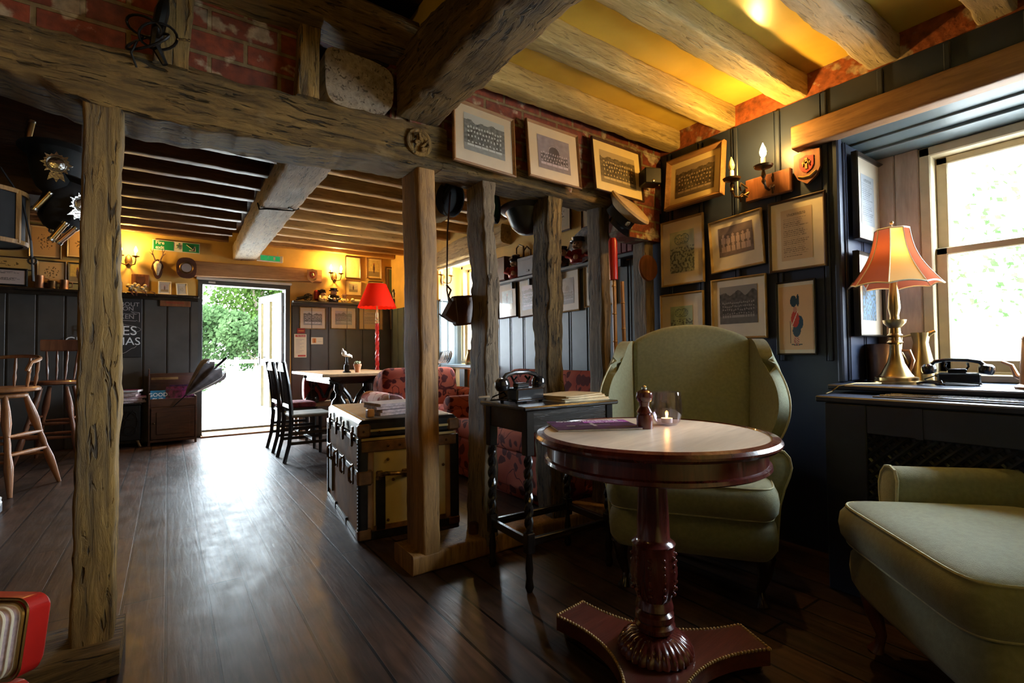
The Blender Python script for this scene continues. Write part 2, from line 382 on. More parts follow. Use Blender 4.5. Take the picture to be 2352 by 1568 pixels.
M['green'] = mat('olive_wool', (.25, .275, .18), .85, var=.08, vs=70, bmp=.4, bs=420, sheen=.25)
M['green_pipe'] = mat('rim_lit_olive_piping', (.50, .52, .36), .8, var=.1, vs=60)  # lighter piping, brightened further to carry the window's rim light
M['dark_leg'] = mat('dark_polished_leg', (.02, .012, .01), .22, var=.2)
M['red_leg'] = mat('reddish_polished_leg', (.10, .03, .015), .3, var=.2)
M['floral'] = floral('rust_floral_cloth', (.28, .045, .024), (.42, .11, .065), (.075, .008, .008), 10)
M['floral_lit'] = floral('lit_floral_cloth', (.66, .40, .33), (.74, .50, .42), (.40, .10, .08), 9)  # paler copy of the rust cloth, door light put into the colour
M['brass'] = mat('aged_brass', (.50, .34, .14), .28, 1, var=.12)
M['bronze'] = mat('dark_bronze', (.16, .09, .035), .4, .8, var=.25)
M['iron'] = mat('black_iron', (.015, .014, .014), .45, .5, var=.2)
M['copper'] = mat('aged_copper', (.58, .32, .19), .36, 1, var=.2)
M['silver'] = mat('polished_silver', (.7, .68, .64), .18, 1, var=.15, bmp=.5, bs=120)
M['black_plastic'] = mat('black_bakelite', (.014, .014, .015), .16, var=.1, coat=.3)
M['black_felt'] = mat('black_felt', (.012, .012, .014), .8, var=.2)
M['black_gloss'] = mat('gloss_black', (.01, .01, .011), .18, var=.1)
M['khaki'] = mat('khaki_cloth', (.42, .29, .14), .85, var=.1, vs=50)
M['greenfelt'] = mat('dark_green_felt', (.012, .07, .055), .8, var=.1)
M['leather'] = mat('brown_leather', (.075, .022, .012), .4, var=.25, vs=9, bmp=.2)
M['leather_lt'] = mat('tan_leather', (.24, .11, .05), .5, var=.25, vs=9)
M['helmet'] = mat('grey_steel_helmet', (.05, .055, .06), .35, .3, var=.2)
M['red_paint'] = mat('gloss_red', (.40, .012, .008), .3, var=.06)
M['red_dark'] = mat('deep_red', (.30, .018, .012), .35, var=.1)
M['bamboo'] = wood('bamboo_cane', (.45, .2, .05), (.70, .38, .12), 'z', .35, .05, crack=.1)
M['cream'] = mat('cream_card', (.78, .70, .52), .6, var=.03)
M['mount'] = mat('ivory_picture_mount', (.74, .66, .53), .5, var=.03, coat=.4)
M['mount_y'] = mat('yellowed_picture_mount', (.78, .62, .30), .5, var=.03, coat=.4)
M['paper'] = mat('old_paper', (.66, .52, .30), .7, var=.15, vs=20)
M['white'] = mat('white_glaze', (.8, .8, .78), .3, var=.03)
M['wax'] = mat('candle_wax', (.85, .82, .76), .5, var=.03)
M['terra'] = mat('terracotta', (.55, .22, .10), .7, var=.1)
M['cactus'] = mat('pale_cactus', (.42, .45, .26), .7, var=.2, vs=60)
M['gold_frame'] = mat('gilt_moulding', (.45, .30, .12), .4, .3, var=.2)
M['oak_frame'] = wood('oak_moulding', (.22, .10, .035), (.40, .21, .08), 'x', .4, .1, crack=.1)
M['dark_frame'] = mat('dark_brown_moulding', (.07, .035, .02), .35, var=.15)
M['black_frame'] = mat('black_moulding', (.012, .012, .012), .3, var=.1)
M['print'] = printmat('printed_paper')
M['stool'] = wood('golden_elm', (.30, .11, .035), (.50, .22, .08), 'z', .35, .1, crack=.1, coat=.2)
M['stool_dark'] = wood('dark_elm', (.12, .04, .02), (.26, .10, .045), 'z', .35, .1, crack=.1, coat=.2)
M['chair_black'] = mat('ebonised_wood', (.02, .018, .017), .3, var=.15)
M['chair_seat'] = mat('worn_grey_seat', (.26, .25, .21), .45, var=.15)
M['chair_pale'] = wood('pale_carved_wood', (.55, .38, .28), (.74, .56, .42), 'x', .5, .2, crack=.1)
M['tartan'] = mat('tartan_cushion', (.35, .05, .07), .85, var=.3, vs=30)
M['dining'] = wood('scrubbed_tabletop', (.48, .30, .16), (.70, .48, .27), 'y', .4, .08, crack=.05)
M['dark_wood'] = wood('dark_cupboard_wood', (.04, .014, .009), (.12, .045, .025), 'x', .35, .1, crack=.2)
M['canvas'] = mat('cream_trunk_side', (.66, .53, .24), .5, var=.14, vs=4)
M['trunk_body'] = mat('brown_trunk_canvas', (.46, .25, .11), .6, var=.2, vs=6, bmp=.2)
M['trunk_black'] = mat('black_trunk_edging', (.022, .022, .026), .3, var=.3, vs=18)
M['trunk_tan'] = mat('tan_leather_corner', (.26, .12, .04), .5, var=.3, vs=15)
M['trunk_top'] = mat('worn_trunk_top', (.21, .19, .16), .45, var=.2, vs=14)
M['rust'] = mat('tarnished_latch', (.30, .18, .08), .35, .7, var=.4, vs=40)
M['mag_pink'] = mat('magazine_page_edges', (.70, .55, .55), .5, var=.2, vs=60)
M['mag_white'] = mat('white_pages', (.75, .74, .74), .5, var=.1, vs=60)
M['purple'] = mat('purple_cover', (.09, .02, .11), .5, var=.4, vs=18, coat=.0)
M['violet'] = mat('bright_violet', (.45, .08, .50), .5, var=.3, vs=25, coat=.0)
M['magenta'] = mat('magenta_cover', (.42, .03, .20), .3, var=.5, vs=20, coat=.4)
M['blue_cover'] = mat('blue_cover', (.03, .25, .45), .3, var=.3, coat=.4)
M['book_red'] = mat('maroon_book_cloth', (.19, .022, .03), .55, var=.15)
M['umb'] = mat('grey_umbrella_cloth', (.22, .21, .23), .55, var=.3, vs=12)
M['glass'] = glassmat('clear_glass', (1, 1, 1), .03)
M['glass_mauve'] = glassmat('smoky_mauve_glass', (.94, .90, .94), .07)
M['sign_green'] = flat('sign_green', (.008, .24, .085), .4)
M['sign_white'] = flat('sign_white', (.78, .78, .70), .4)
M['white_txt'] = flat('white_lettering', (.8, .8, .8), .5)
M['grey_txt'] = flat('grey_lettering', (.42, .38, .38), .5)
M['black_board'] = mat('blackboard', (.022, .022, .024), .45, var=.1)
M['red_sign'] = flat('sign_red', (.5, .05, .03), .5)
M['orange_sign'] = flat('sign_orange', (.65, .22, .04), .5)
M['bone'] = mat('bleached_bone', (.75, .68, .50), .6, var=.15, vs=30, bmp=.3)
M['antler'] = mat('brown_antler', (.15, .07, .03), .6, var=.3, vs=40)
M['plaque'] = wood('polished_plaque', (.12, .035, .012), (.28, .10, .035), 'z', .4, .05, crack=.1, coat=.3)
M['face'] = mat('painted_face', (.65, .42, .28), .35, var=.1)
M['jug_red'] = mat('painted_red_coat', (.38, .03, .025), .3, var=.25, vs=40)
M['jug_dark'] = mat('painted_dark_hat', (.03, .02, .025), .3, var=.2)
M['plate'] = mat('blue_white_china', (.62, .66, .68), .25, var=.3, vs=26, col2=(.22, .30, .42))
M['grey_box'] = mat('grey_metal_box', (.11, .115, .14), .5, var=.08)
M['shade_red'] = None
# ================================================================ SETTING
def timber(st, axis, amp=.006, seed=0, n=20, seg=None, e=.22):
    """hewn timber through stations (cx, cy, cz, w, h); w/h across the axis"""
    b = B(); P = []
    L_ = (Vector(st[-1][:3]) - Vector(st[0][:3])).length
    seg = seg or max(8, int(L_ / .05))
    for k in range(seg + 1):
        t = k / seg * (len(st) - 1); i = min(int(t), len(st) - 2); u = t - i; u = u * u * (3 - 2 * u)
        a = [st[i][j] * (1 - u) + st[i + 1][j] * u for j in range(5)]
        if len(st) == 2 or True:
            ux = t - i
            for j in range(3): a[j] = st[i][j] * (1 - ux) + st[i + 1][j] * ux if j == 'xyz'.index(axis) else a[j]
        for q in range(n):
            th = 2 * math.pi * (q + .5) / n
            c, s_ = math.cos(th), math.sin(th)
            p = math.copysign(abs(c) ** e, c) * a[3] / 2; r_ = math.copysign(abs(s_) ** e, s_) * a[4] / 2
            if axis == 'x': v = Vector((a[0], a[1] + p, a[2] + r_))
            elif axis == 'y': v = Vector((a[0] + p, a[1], a[2] + r_))
            else: v = Vector((a[0] + p, a[1] + r_, a[2]))
            sv = v + Vector((seed * 3.1, 0, seed))
            d = noise.noise_vector(sv * 5) * amp * 1.2 + noise.noise_vector(sv * 17) * amp * .8 + noise.noise_vector(sv * 45) * amp * .3
            k_ = 'xyz'.index(axis); d[k_] = 0
            P.append(tuple(v + d))
    f = []
    for k in range(seg):
        for q in range(n): f.append((k * n + q, k * n + (q + 1) % n, (k + 1) * n + (q + 1) % n, (k + 1) * n + q))
    f.append(tuple(range(n))[::-1]); f.append(tuple(seg * n + q for q in range(n)))
    b.add(P, f); return b
def tim(name, st, axis, m, label, cat='beam', amp=.006, seed=0, **k):
    o = mesh_obj(name, timber(st, axis, amp, seed, **k), M[m], None, 50)
    return tag(o, label, cat, None, 'structure')

b = B(); b.box(-4.2, 3.6, -2.6, 7.78, -.12, 0); struct('floor', b, M['floor'], label='dark worn timber floorboards running towards the open door', cat='floor')
b = B(); b.box(-.6, 3.3, 7.7505, 8.05, -.10, .045)
# back wall with door opening
b = B()
b.box(-4.2, .36, 7.75, 8.05, 0, 2.9); b.box(1.41, 3.6, 7.75, 8.05, 0, 2.9); b.box(.36, 1.41, 7.75, 8.05, 2.06, 2.9)
wb = struct('wall_back', b, M['plaster'], label='ochre plastered far wall around the open door', cat='wall')
def boards(b, x0, x1, w, z0, z1, y, d=.02, axis='x', gap=.012, bead=True):
    x = x0
    while x < x1 - .02:
        e = min(x + w, x1)
        if axis == 'x':
            b.bbox(x + gap / 2, e - gap / 2, y - d, y, z0, z1, .004)
            if bead: b.box(x + gap / 2 + .012, x + gap / 2 + .02, y - d - .004, y - d + .001, z0, z1)
        elif axis == 'y':
            b.bbox(y - d, y, x + gap / 2, e - gap / 2, z0, z1, .004)
            if bead: b.box(y - d - .004, y - d + .001, e - gap / 2 - .02, e - gap / 2 - .012, z0, z1)
        x = e
b = B(); boards(b, -4.18, .335, .245, 0, 1.83, 7.75); b.box(-4.18, .32, 7.742, 7.749, 0, 1.83)
struct('panelling', b, M['panel_grey'], wb)
b = B(); boards(b, 1.475, 3.0, .26, 0, 1.84, 7.75); b.box(1.475, 3.0, 7.742, 7.749, 0, 1.84)
struct('panelling', b, M['panel_grey'], wb)
b = B(); b.bbox(-4.18, .33, 7.61, 7.75, 1.83, 1.86, .006); b.box(-4.18, .32, 7.68, 7.73, 1.79, 1.83)
struct('plate_shelf', b, M['black_oak'], wb)
b = B(); b.bbox(1.475, 3.0, 7.61, 7.75, 1.84, 1.87, .006); b.box(1.475, 3.0, 7.68, 7.73, 1.80, 1.84)
struct('plate_shelf', b, M['panel_grey'], wb)
tim('door_lintel', [(.24, 7.70, 2.225, .12, .2), (1.88, 7.70, 2.255, .12, .19)], 'x', 'oak_light', 'broad waxed oak lintel above the open door', 'lintel', .003, 4)
# door 1
dr = thing('door_1', None, None, (0, 7.75, 0)); dr['kind'] = 'structure'
b = B(); b.bbox(.32, .375, -.02, .14, .0, 2.1, .004); b.bbox(1.395, 1.455, -.02, .14, 0, 2.1, .004); b.bbox(.32, 1.455, -.03, .14, 2.03, 2.1, .004)
part('door_frame', b, M['frame_dark'], dr, smooth=0)
b = B(); b.bbox(.30, 1.475, -.05, -.02, 2.09, 2.125, .006); b.box(.44, .52, -.036, -.03, 2.05, 2.075); part('head_moulding', b, M['frame_white'], dr, smooth=0)
b = B(); b.box(.36, 1.41, -.12, .02, 0, .02); b.prism([(-.12, .02), (.30, .02), (.30, .06), (-.1, .035)], .375, 1.395, 'x'); part('threshold', b, M['oak_light'], dr, 'pale oak threshold', smooth=0)
b = B(); b.box(.375, 1.395, .12, .15, .05, .075); part('weather_bar', b, M['frame_dark'], dr, smooth=0)
lf = D.objects.new('door_leaf', None); COL.objects.link(lf); lf.parent = dr; lf.location = (1.38, .12, 0); lf.rotation_euler[2] = R(101)
b = B()
W_ = .92
for x0, x1, z0, z1 in ((0, .10, .07, 2.0), (W_ - .10, W_, .07, 2.0), (0, W_, 1.9, 2.0), (0, W_, .07, .28), (0, W_, .92, 1.02)): b.bbox(x0, x1, -.02, .02, z0, z1, .004)
part('door_leaf_frame', b, M['frame_white'], lf, smooth=0)
for x in (.10, .1 + (W_ - .2) / 2, W_ - .10): b = B(); b.bbox(x - .018, x + .018, -.024, .024, .28, 1.9, .003); part('glazing_bar', b, M['frame_dark'], lf, smooth=0)
b = B(); b.box(.1, W_ - .1, -.004, .004, .28, .92); b.box(.1, W_ - .1, -.004, .004, 1.02, 1.9); part('glass_panes', b, M['glass'], lf, smooth=0)
b = B()
for sy in (-1, 1): b.bbox(W_ - .075, W_ - .035, sy * .026 - .005, sy * .026 + .005, .93, 1.12, .003); b.tube([(W_ - .055, sy * .03, 1.05), (W_ - .055, sy * .07, 1.05), (W_ - .16, sy * .07, 1.05)], .009, 8)
b.bbox(.03, .06, .02, .05, .3, .8, .004); part('door_handle', b, M['iron'], lf, smooth=35)
b = B()
for z in (.35, 1.05, 1.75): b.tube([(.0, -.02, z - .05), (.0, -.02, z + .05)], .012, 8)
part('hinge', b, M['iron'], lf)

# right wall beyond the partition, with the second window recess
b = B(); b.box(3.0, 3.6, 2.3, 4.72, 0, 2.9); b.box(3.0, 3.6, 6.02, 7.76, 0, 2.9); b.box(3.34, 3.6, 4.72, 6.02, 0, .93); b.box(3.0, 3.34, 4.72, 6.02, 0, .90); b.box(3.0, 3.6, 4.72, 6.02, 2.28, 2.9)
wr = struct('wall_right', b, M['plaster'], label='ochre plastered side wall behind the rust sofas', cat='wall')
b = B(); boards(b, 2.42, 4.72, .235, 0, 1.79, 3.0, axis='y'); b.box(2.992, 2.999, 2.42, 4.72, 0, 1.79)
struct('panelling', b, M['panel_blue'], wr)
b = B(); boards(b, 6.02, 7.7, .235, 0, 1.8, 3.0, axis='y'); struct('panelling', b, M['panel_blue'], wr)
b = B(); boards(b, 3.0, 3.34, .115, .93, 1.78, 6.02); b.bbox(3.0, 3.34, 5.97, 6.02, 1.78, 1.81, .005); b.box(3.0, 3.34, 6.005, 6.018, .93, 1.79); struct('reveal_panelling', b, M['panel_blue'], wr)
b = B(); b.bbox(2.9, 3.0, 2.42, 4.45, 1.80, 1.83, .005)
for y in (2.7, 3.05, 3.45, 3.9, 4.2): b.box(2.93, 3.0, y - .012, y + .012, 1.74, 1.80)
struct('plate_shelf', b, M['panel_blue'], wr)
b = B(); b.bbox(2.9, 3.36, 4.6, 6.03, .90, .93, .006)
for y in (4.9, 5.25, 5.6): b.box(2.955, 2.995, y, y + .12, .62, .88)
struct('window_board', b, M['panel_blue'], wr)
def window(name, x, y0, y1, z0, z1, rail, sw, frame='frame_cream', bar=None, parent=None):
    """sash window in the plane x, seen from -x"""
    w = thing(name, None, None, (x, 0, 0)); w['kind'] = 'structure'
    b = B(); t = .05
    b.bbox(-.03, .12, y0 - t, y0, z0 - .03, z1 + t, .006); b.bbox(-.03, .12, y1, y1 + t, z0 - .03, z1 + t, .006); b.bbox(-.03, .12, y0 - t, y1 + t, z1, z1 + t, .006); b.bbox(-.04, .12, y0 - t, y1 + t, z0 - .04, z0, .006)
    b.box(-.015, 0, y0 - .004, y1 + .004, z0, z0 + .012)
    part('window_frame', b, M[frame], w, smooth=0)
    for k, (a, c, xo) in enumerate(((rail, z1, .05), (z0, rail + .03, .01))):
        b = B(); b.bbox(xo, xo + .035, y0, y0 + sw, a, c, .005); b.bbox(xo, xo + .035, y1 - sw, y1, a, c, .005); b.bbox(xo, xo + .035, y0, y1, c - sw * .8, c, .005); b.bbox(xo, xo + .035, y0, y1, a, a + sw * (1.4 if k else .8), .005)
        if bar:
            for q in bar: b.bbox(xo + .006, xo + .03, q - .011, q + .011, a, c, .003)
        part('sash', b, M[frame], w, smooth=0)
        b = B(); b.box(xo + .015, xo + .019, y0 + sw * .5, y1 - sw * .5, a + .01, c - .01); part('pane', b, M['glass'], w, smooth=0)
    return w
window('window_2', 3.34, 4.80, 5.90, .98, 2.22, 1.58, .045)
tim('window_lintel', [(2.97, 4.30, 2.33, .2, .2), (2.97, 5.2, 2.34, .21, .24), (2.96, 6.02, 2.30, .2, .17)], 'y', 'log', 'rough round log lintel over the far side window', 'lintel', .012, 9)
b = B(); b.box(3.0, 3.34, 4.72, 6.02, 2.262, 2.279); b.bbox(2.96, 3.0, 4.72, 6.0, 2.19, 2.22, .006); struct('trim_2', b, M['frame_white'], label='white painted soffit above the far side window', cat='trim')

# nook wall
b = B(); b.box(2.82, 3.42, 1.1, 2.42, 0, 2.42); b.box(2.82, 3.42, -2.6, 1.1, 2.165, 2.42); b.box(2.82, 3.42, -2.6, -1.75, 0, 2.165); b.box(2.82, 3.42, -1.75, 1.1, 0, .86)
b.box(3.26, 3.42, .875, 1.1, .86, 2.17); b.box(3.26, 3.42, -1.75, -1.0, .86, 2.17); b.box(3.26, 3.42, -1.75, 1.1, 2.105, 2.17)
wn = struct('wall_nook', b, M['panel_navy'], label='dark navy panelled wall of the window nook', cat='wall')
b = B()
for y in (2.12, 1.88, 1.64, 1.39, 1.15): b.bbox(2.806, 2.821, y - .012, y + .012, 1.0, 2.41, .004); b.box(2.812, 2.82, y + .02, y + .026, 1.0, 2.41)
for y in (.9, .65, .4, .1): b.bbox(2.806, 2.821, y - .012, y + .012, 2.17, 2.41, .004)
b.bbox(2.80, 2.85, 1.085, 1.115, .89, 2.17, .008)
struct('panel_beads', b, M['panel_navy'], wn)
b = B(); boards(b, 2.85, 3.245, .2, .9, 2.13, 1.1); struct('reveal_boards', b, M['panel_navy'], wn)
b = B()
for y0_, y1_ in ((.985, 1.085), (.88, .983)): b.bbox(3.235, 3.26, y0_, y1_, .89, 2.115, .005)
struct('window_side_boards', b, M['brown_board'], wn)
b = B(); b.add([(2.8, -1.75, 2.152), (2.8, 1.1, 2.152), (3.25, 1.1, 2.112), (3.25, -1.75, 2.112)], [(0, 1, 2, 3)]); b.bbox(2.95, 2.965, -1.75, 1.09, 2.128, 2.142, .003); b.bbox(3.08, 3.10, -1.75, 1.09, 2.112, 2.128, .003)
struct('recess_soffit', b, M['panel_blue'], wn)
b = B(); b.box(2.822, 3.42, -2.6, 2.3, 2.42, 2.56); struct('wall_brick_top', b, M['brick_y'], label='strip of red brick between the joist ends on the nook wall', cat='wall')
window('window_1', 3.27, -.96, .83, .93, 2.06, 1.55, .05, bar=(-.065,))  # widened beyond the view to bring more daylight onto table and seat
b = timber([(2.775, -1.9, 2.185, .085, .13), (2.775, 1.28, 2.195, .085, .125)], 'y', .0015, 3)
tag(mesh_obj('window_lintel', b, M['lintel'], None, 50), 'sawn brown lintel board across the top of the window nook', 'lintel', None, 'structure')
b = B(); b.bbox(2.64, 3.26, -1.75, 1.1, .865, .89, .006); struct('window_sill', b, M['panel_navy'], label='navy painted sill board holding the brass lamp', cat='sill')
# radiator cover
rc = thing('radiator_cover', 'navy radiator cover with lattice front beneath the window', 'radiator cover', (2.42, 0, 0))
b = B(); b.bbox(0, .4, -1.2, 1.06, .822, .85, .006); b.bbox(.07, .28, -.5, .86, .85, .856, .002); part('lid', b, M['panel_navy'], rc, smooth=0)
b = B()
for k in range(3): b.bbox(.09 + k * .06, .125 + k * .06, -.48, .84, .853, .861, .002)
part('grille_slats', b, M['black_oak'], rc, smooth=0)
b = B(); b.box(.03, .06, -1.2, 1.02, 0, .82); b.bbox(.0, .03, .86, 1.02, 0, .82, .004); b.bbox(.0, .03, -1.2, .86, .70, .82, .004); b.bbox(0, .03, -1.2, .86, 0, .14, .004); b.box(.03, .4, 1.0, 1.02, 0, .82)
for y in (.68, .35, 0): b.box(-.006, 0, y - .012, y + .012, .70, .82)
part('frame', b, M['panel_navy'], rc, smooth=0)
b = B()
y = -.3
for k in range(-10, 34):
    for sgn in (1, -1):
        a0, a1 = k * .045 - .45, k * .045 - .45 + .56
        p0, p1 = (.015 + sgn * .003, a0, .14 if sgn > 0 else .70), (.015 + sgn * .003, a1, .70 if sgn > 0 else .14)
        lo, hi = -.45, .86
        def cl(p, q, t): return tuple(p[i] + (q[i] - p[i]) * t for i in range(3))
        t0 = max(0, (lo - a0) / .56); t1 = min(1, (hi - a0) / .56)
        if t1 > t0: b.tube([cl(p0, p1, t0), cl(p0, p1, t1)], .008, 4, cap=False)
part('lattice', b, M['panel_navy'], rc, smooth=0)

# ceilings
b = B(); b.box(.95, 3.4, -2.6, 2.32, 2.55, 2.8); struct('ceiling', b, M['ceil_yellow'], label='glossy ochre ceiling between the nook joists', cat='ceiling')
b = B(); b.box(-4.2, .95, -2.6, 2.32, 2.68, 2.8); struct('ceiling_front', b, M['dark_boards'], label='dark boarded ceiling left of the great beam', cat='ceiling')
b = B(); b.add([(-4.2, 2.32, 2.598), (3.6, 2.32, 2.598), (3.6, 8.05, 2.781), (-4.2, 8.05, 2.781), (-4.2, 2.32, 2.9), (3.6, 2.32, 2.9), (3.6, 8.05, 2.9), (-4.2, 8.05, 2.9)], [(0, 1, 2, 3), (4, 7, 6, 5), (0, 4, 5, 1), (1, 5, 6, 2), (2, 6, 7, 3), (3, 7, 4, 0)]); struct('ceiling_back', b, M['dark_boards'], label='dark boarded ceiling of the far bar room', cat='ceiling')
# closing walls
b = B(); b.box(-2.8, -2.6, -2.6, 8.05, 0, 2.8); struct('wall_left', b, M['panel_black'], label='dark left side wall', cat='wall')
b = B(); b.box(-4.4, 3.7, -2.8, -2.6, 0, 2.8); struct('wall_front', b, M['plaster'], label='ochre wall behind the viewpoint', cat='wall')

# partition
b = B(); b.box(-4.2, .52, 2.225, 2.36, 2.13, 2.5); b.box(.86, .95, 2.225, 2.36, 2.13, 2.5); b.box(.95, 2.82, 2.2, 2.36, 2.02, 2.545)
b.box(-4.2, .95, 2.24, 2.36, 2.5, 2.68)
b.box(2.45, 2.80, 2.2, 2.36, 1.82, 2.02)
struct('wall_brick_band', b, M['brick_x'], label='band of old red brick above the partition beam', cat='wall')
tim('partition_beam', [(-3.2, 2.31, 2.07, .26, .22), (-1.2, 2.31, 2.06, .26, .2), (-.45, 2.31, 2.06, .26, .185), (-.1, 2.31, 2.03, .26, .235), (.3, 2.31, 2.045, .26, .225), (.9, 2.31, 2.075, .26, .205), (1.14, 2.31, 2.09, .26, .21)], 'x', 'beam_x', 'hewn oak partition beam with nail holes across the picture', 'beam', .013, 1, seg=120)
tim('partition_beam', [(1.12, 2.30, 2.03, .22, .10), (1.7, 2.30, 2.035, .22, .10), (2.45, 2.30, 2.04, .22, .09)], 'x', 'beam_x', 'thinner oak rail carrying the three framed team photographs', 'beam', .010, 2, seg=60)
tim('upper_plate', [(-2.5, 2.17, 2.52, .18, .17), (.95, 2.17, 2.525, .18, .17)], 'x', 'beam_x', 'dark upper plate timber above the brick band', 'beam', .010, 3)
tim('great_beam', [(.99, 2.20, 2.335, .225, .30), (.99, 1.4, 2.33, .22, .28), (.975, .4, 2.33, .21, .29), (.98, -2.5, 2.33, .22, .29)], 'y', 'beam_y', 'great dark oak beam running overhead towards the viewer', 'beam', .014, 5, seg=110)
tim('cross_beam', [(.79, 2.42, 2.47, .30, .24), (.80, 4.5, 2.47, .29, .24), (.86, 7.72, 2.50, .28, .22)], 'y', 'pale_beam', 'pale worn ceiling beam crossing the far bar room', 'beam', .008, 6, seg=90)
o = tim('beam_end', [(.545, 2.215, 2.285, .0, .0), (.86, 2.215, 2.285, .0, .0)], 'x', 'pale_beam', 'cut pale end of a ceiling beam set in the brickwork', 'beam', .0, 6)
me = o.data; b = B(); pts = []
for k in range(40):
    a = 2 * math.pi * k / 40; c, s_ = math.cos(a), math.sin(a)
    r_ = 1 + .05 * math.sin(3 * a + 1)
    pts.append((.70 + .155 * math.copysign(abs(c) ** .5, c) * r_, 2.285 + .125 * math.copysign(abs(s_) ** .5, s_) * r_))
b.prism(pts, 2.185, 2.3, 'y'); tmp = mesh_obj('beam_end_tmp', b, M['pale_beam'], None, 50); o.data = tmp.data; D.objects.remove(tmp)
tim('brick_stud', [(.475, 2.20, 2.14, .09, .1), (.485, 2.20, 2.46, .085, .1)], 'z', 'post', 'short oak stud between brick infill and beam end', 'post', .005, 7)
tim('brick_stud', [(.0, 2.205, 2.12, .11, .1), (.02, 2.205, 2.46, .11, .1)], 'z', 'post', 'short dark oak stud behind the old black fitting', 'post', .005, 17)
tim('oak_post', [(-.205, 2.28, .09, .115, .16), (-.20, 2.28, .6, .11, .16), (-.195, 2.28, 1.1, .118, .16), (-.20, 2.28, 1.5, .105, .16), (-.192, 2.28, 1.95, .105, .16)], 'z', 'post', 'leftmost upright oak post of the timber partition', 'post', .007, 8, seg=70)
tim('oak_post', [(1.058, 2.31, .09, .095, .21), (1.052, 2.31, .8, .10, .21), (1.048, 2.31, 1.5, .10, .21), (1.04, 2.31, 1.97, .1, .21)], 'z', 'post_pine', 'straight sawn post in front of the travelling trunk', 'post', .004, 9, seg=60)
tim('oak_post', [(1.40, 2.31, .05, .09, .19), (1.415, 2.31, .7, .085, .19), (1.425, 2.31, 1.15, .085, .19), (1.435, 2.31, 1.42, .075, .19), (1.415, 2.31, 1.7, .07, .19), (1.41, 2.31, 1.98, .09, .19)], 'z', 'post_grey', 'crooked wavy post with the leather case hung behind it', 'post', .011, 10, seg=80)
tim('oak_post', [(1.89, 2.31, .0, .11, .16), (1.885, 2.31, .8, .12, .16), (1.875, 2.31, 1.4, .115, .16), (1.885, 2.31, 2.0, .11, .16)], 'z', 'post_worm', 'pitted golden post between the steel helmet and china plate', 'post', .010, 11, seg=90)
tim('oak_post', [(2.32, 2.31, .0, .085, .13), (2.315, 2.31, 1.2, .08, .13), (2.31, 2.31, 2.0, .085, .13)], 'z', 'post_grey', 'slim grey post beside the two bamboo canes', 'post', .006, 12, seg=60)
tim('corner_post', [(2.745, 2.30, .0, .09, .12), (2.74, 2.30, 1.83, .085, .12)], 'z', 'post_grey', 'plain grey corner post against the nook wall', 'post', .003, 13, seg=50)
tim('sill_beam', [(.96, 2.33, .05, .24, .1), (1.6, 2.33, .05, .24, .1), (2.6, 2.33, .045, .24, .09)], 'x', 'post_pine', 'low oak sill timber at the foot of the partition', 'beam', .004, 14, seg=50)
tim('sill_beam', [(-3.4, 2.26, .045, .30, .09), (-.125, 2.26, .045, .30, .09)], 'x', 'beam_x', 'dark floor sill timber under the leftmost post', 'beam', .004, 15, seg=50)
b = B(); b.lathe([(.027, 0), (.030, .01), (.028, .055), (.022, .058)], 16); single('oak_peg', b, M['dark_wood'], 'round wooden peg standing on the partition sill timber', 'peg', (1.345, 2.30, .1))
# roundel carved on the beam
t = thing('carved_roundel', 'carved round boss fixed to the partition beam', 'carving', (.985, 2.175, 2.075))
b = B(); pts = [(.058 * math.cos(2 * math.pi * k / 28), 0, .058 * math.sin(2 * math.pi * k / 28)) for k in range(28)]
b.tube(pts, .010, 8, closed=True); b.lathe([(.001, 0), (.055, .0)], 20) if 0 else None
b.M = Matrix.Rotation(R(90), 4, 'X'); b.lathe([(.054, -.01), (.054, .004), (.03, .008), (.02, .016)], 20); part('disc', b, M['post'], t)
b = B(); b.tube([(-.03, -.012, .03), (-.01, -.02, .035), (-.005, -.02, .0), (-.03, -.02, -.01)], .008, 6); b.tube([(.0, -.015, -.03), (.02, -.02, -.01), (.035, -.02, .01), (.04, -.015, -.02)], .009, 6); b.ball((.01, -.015, -.035), .014); part('carved_scroll', b, M['beam_x'], t)

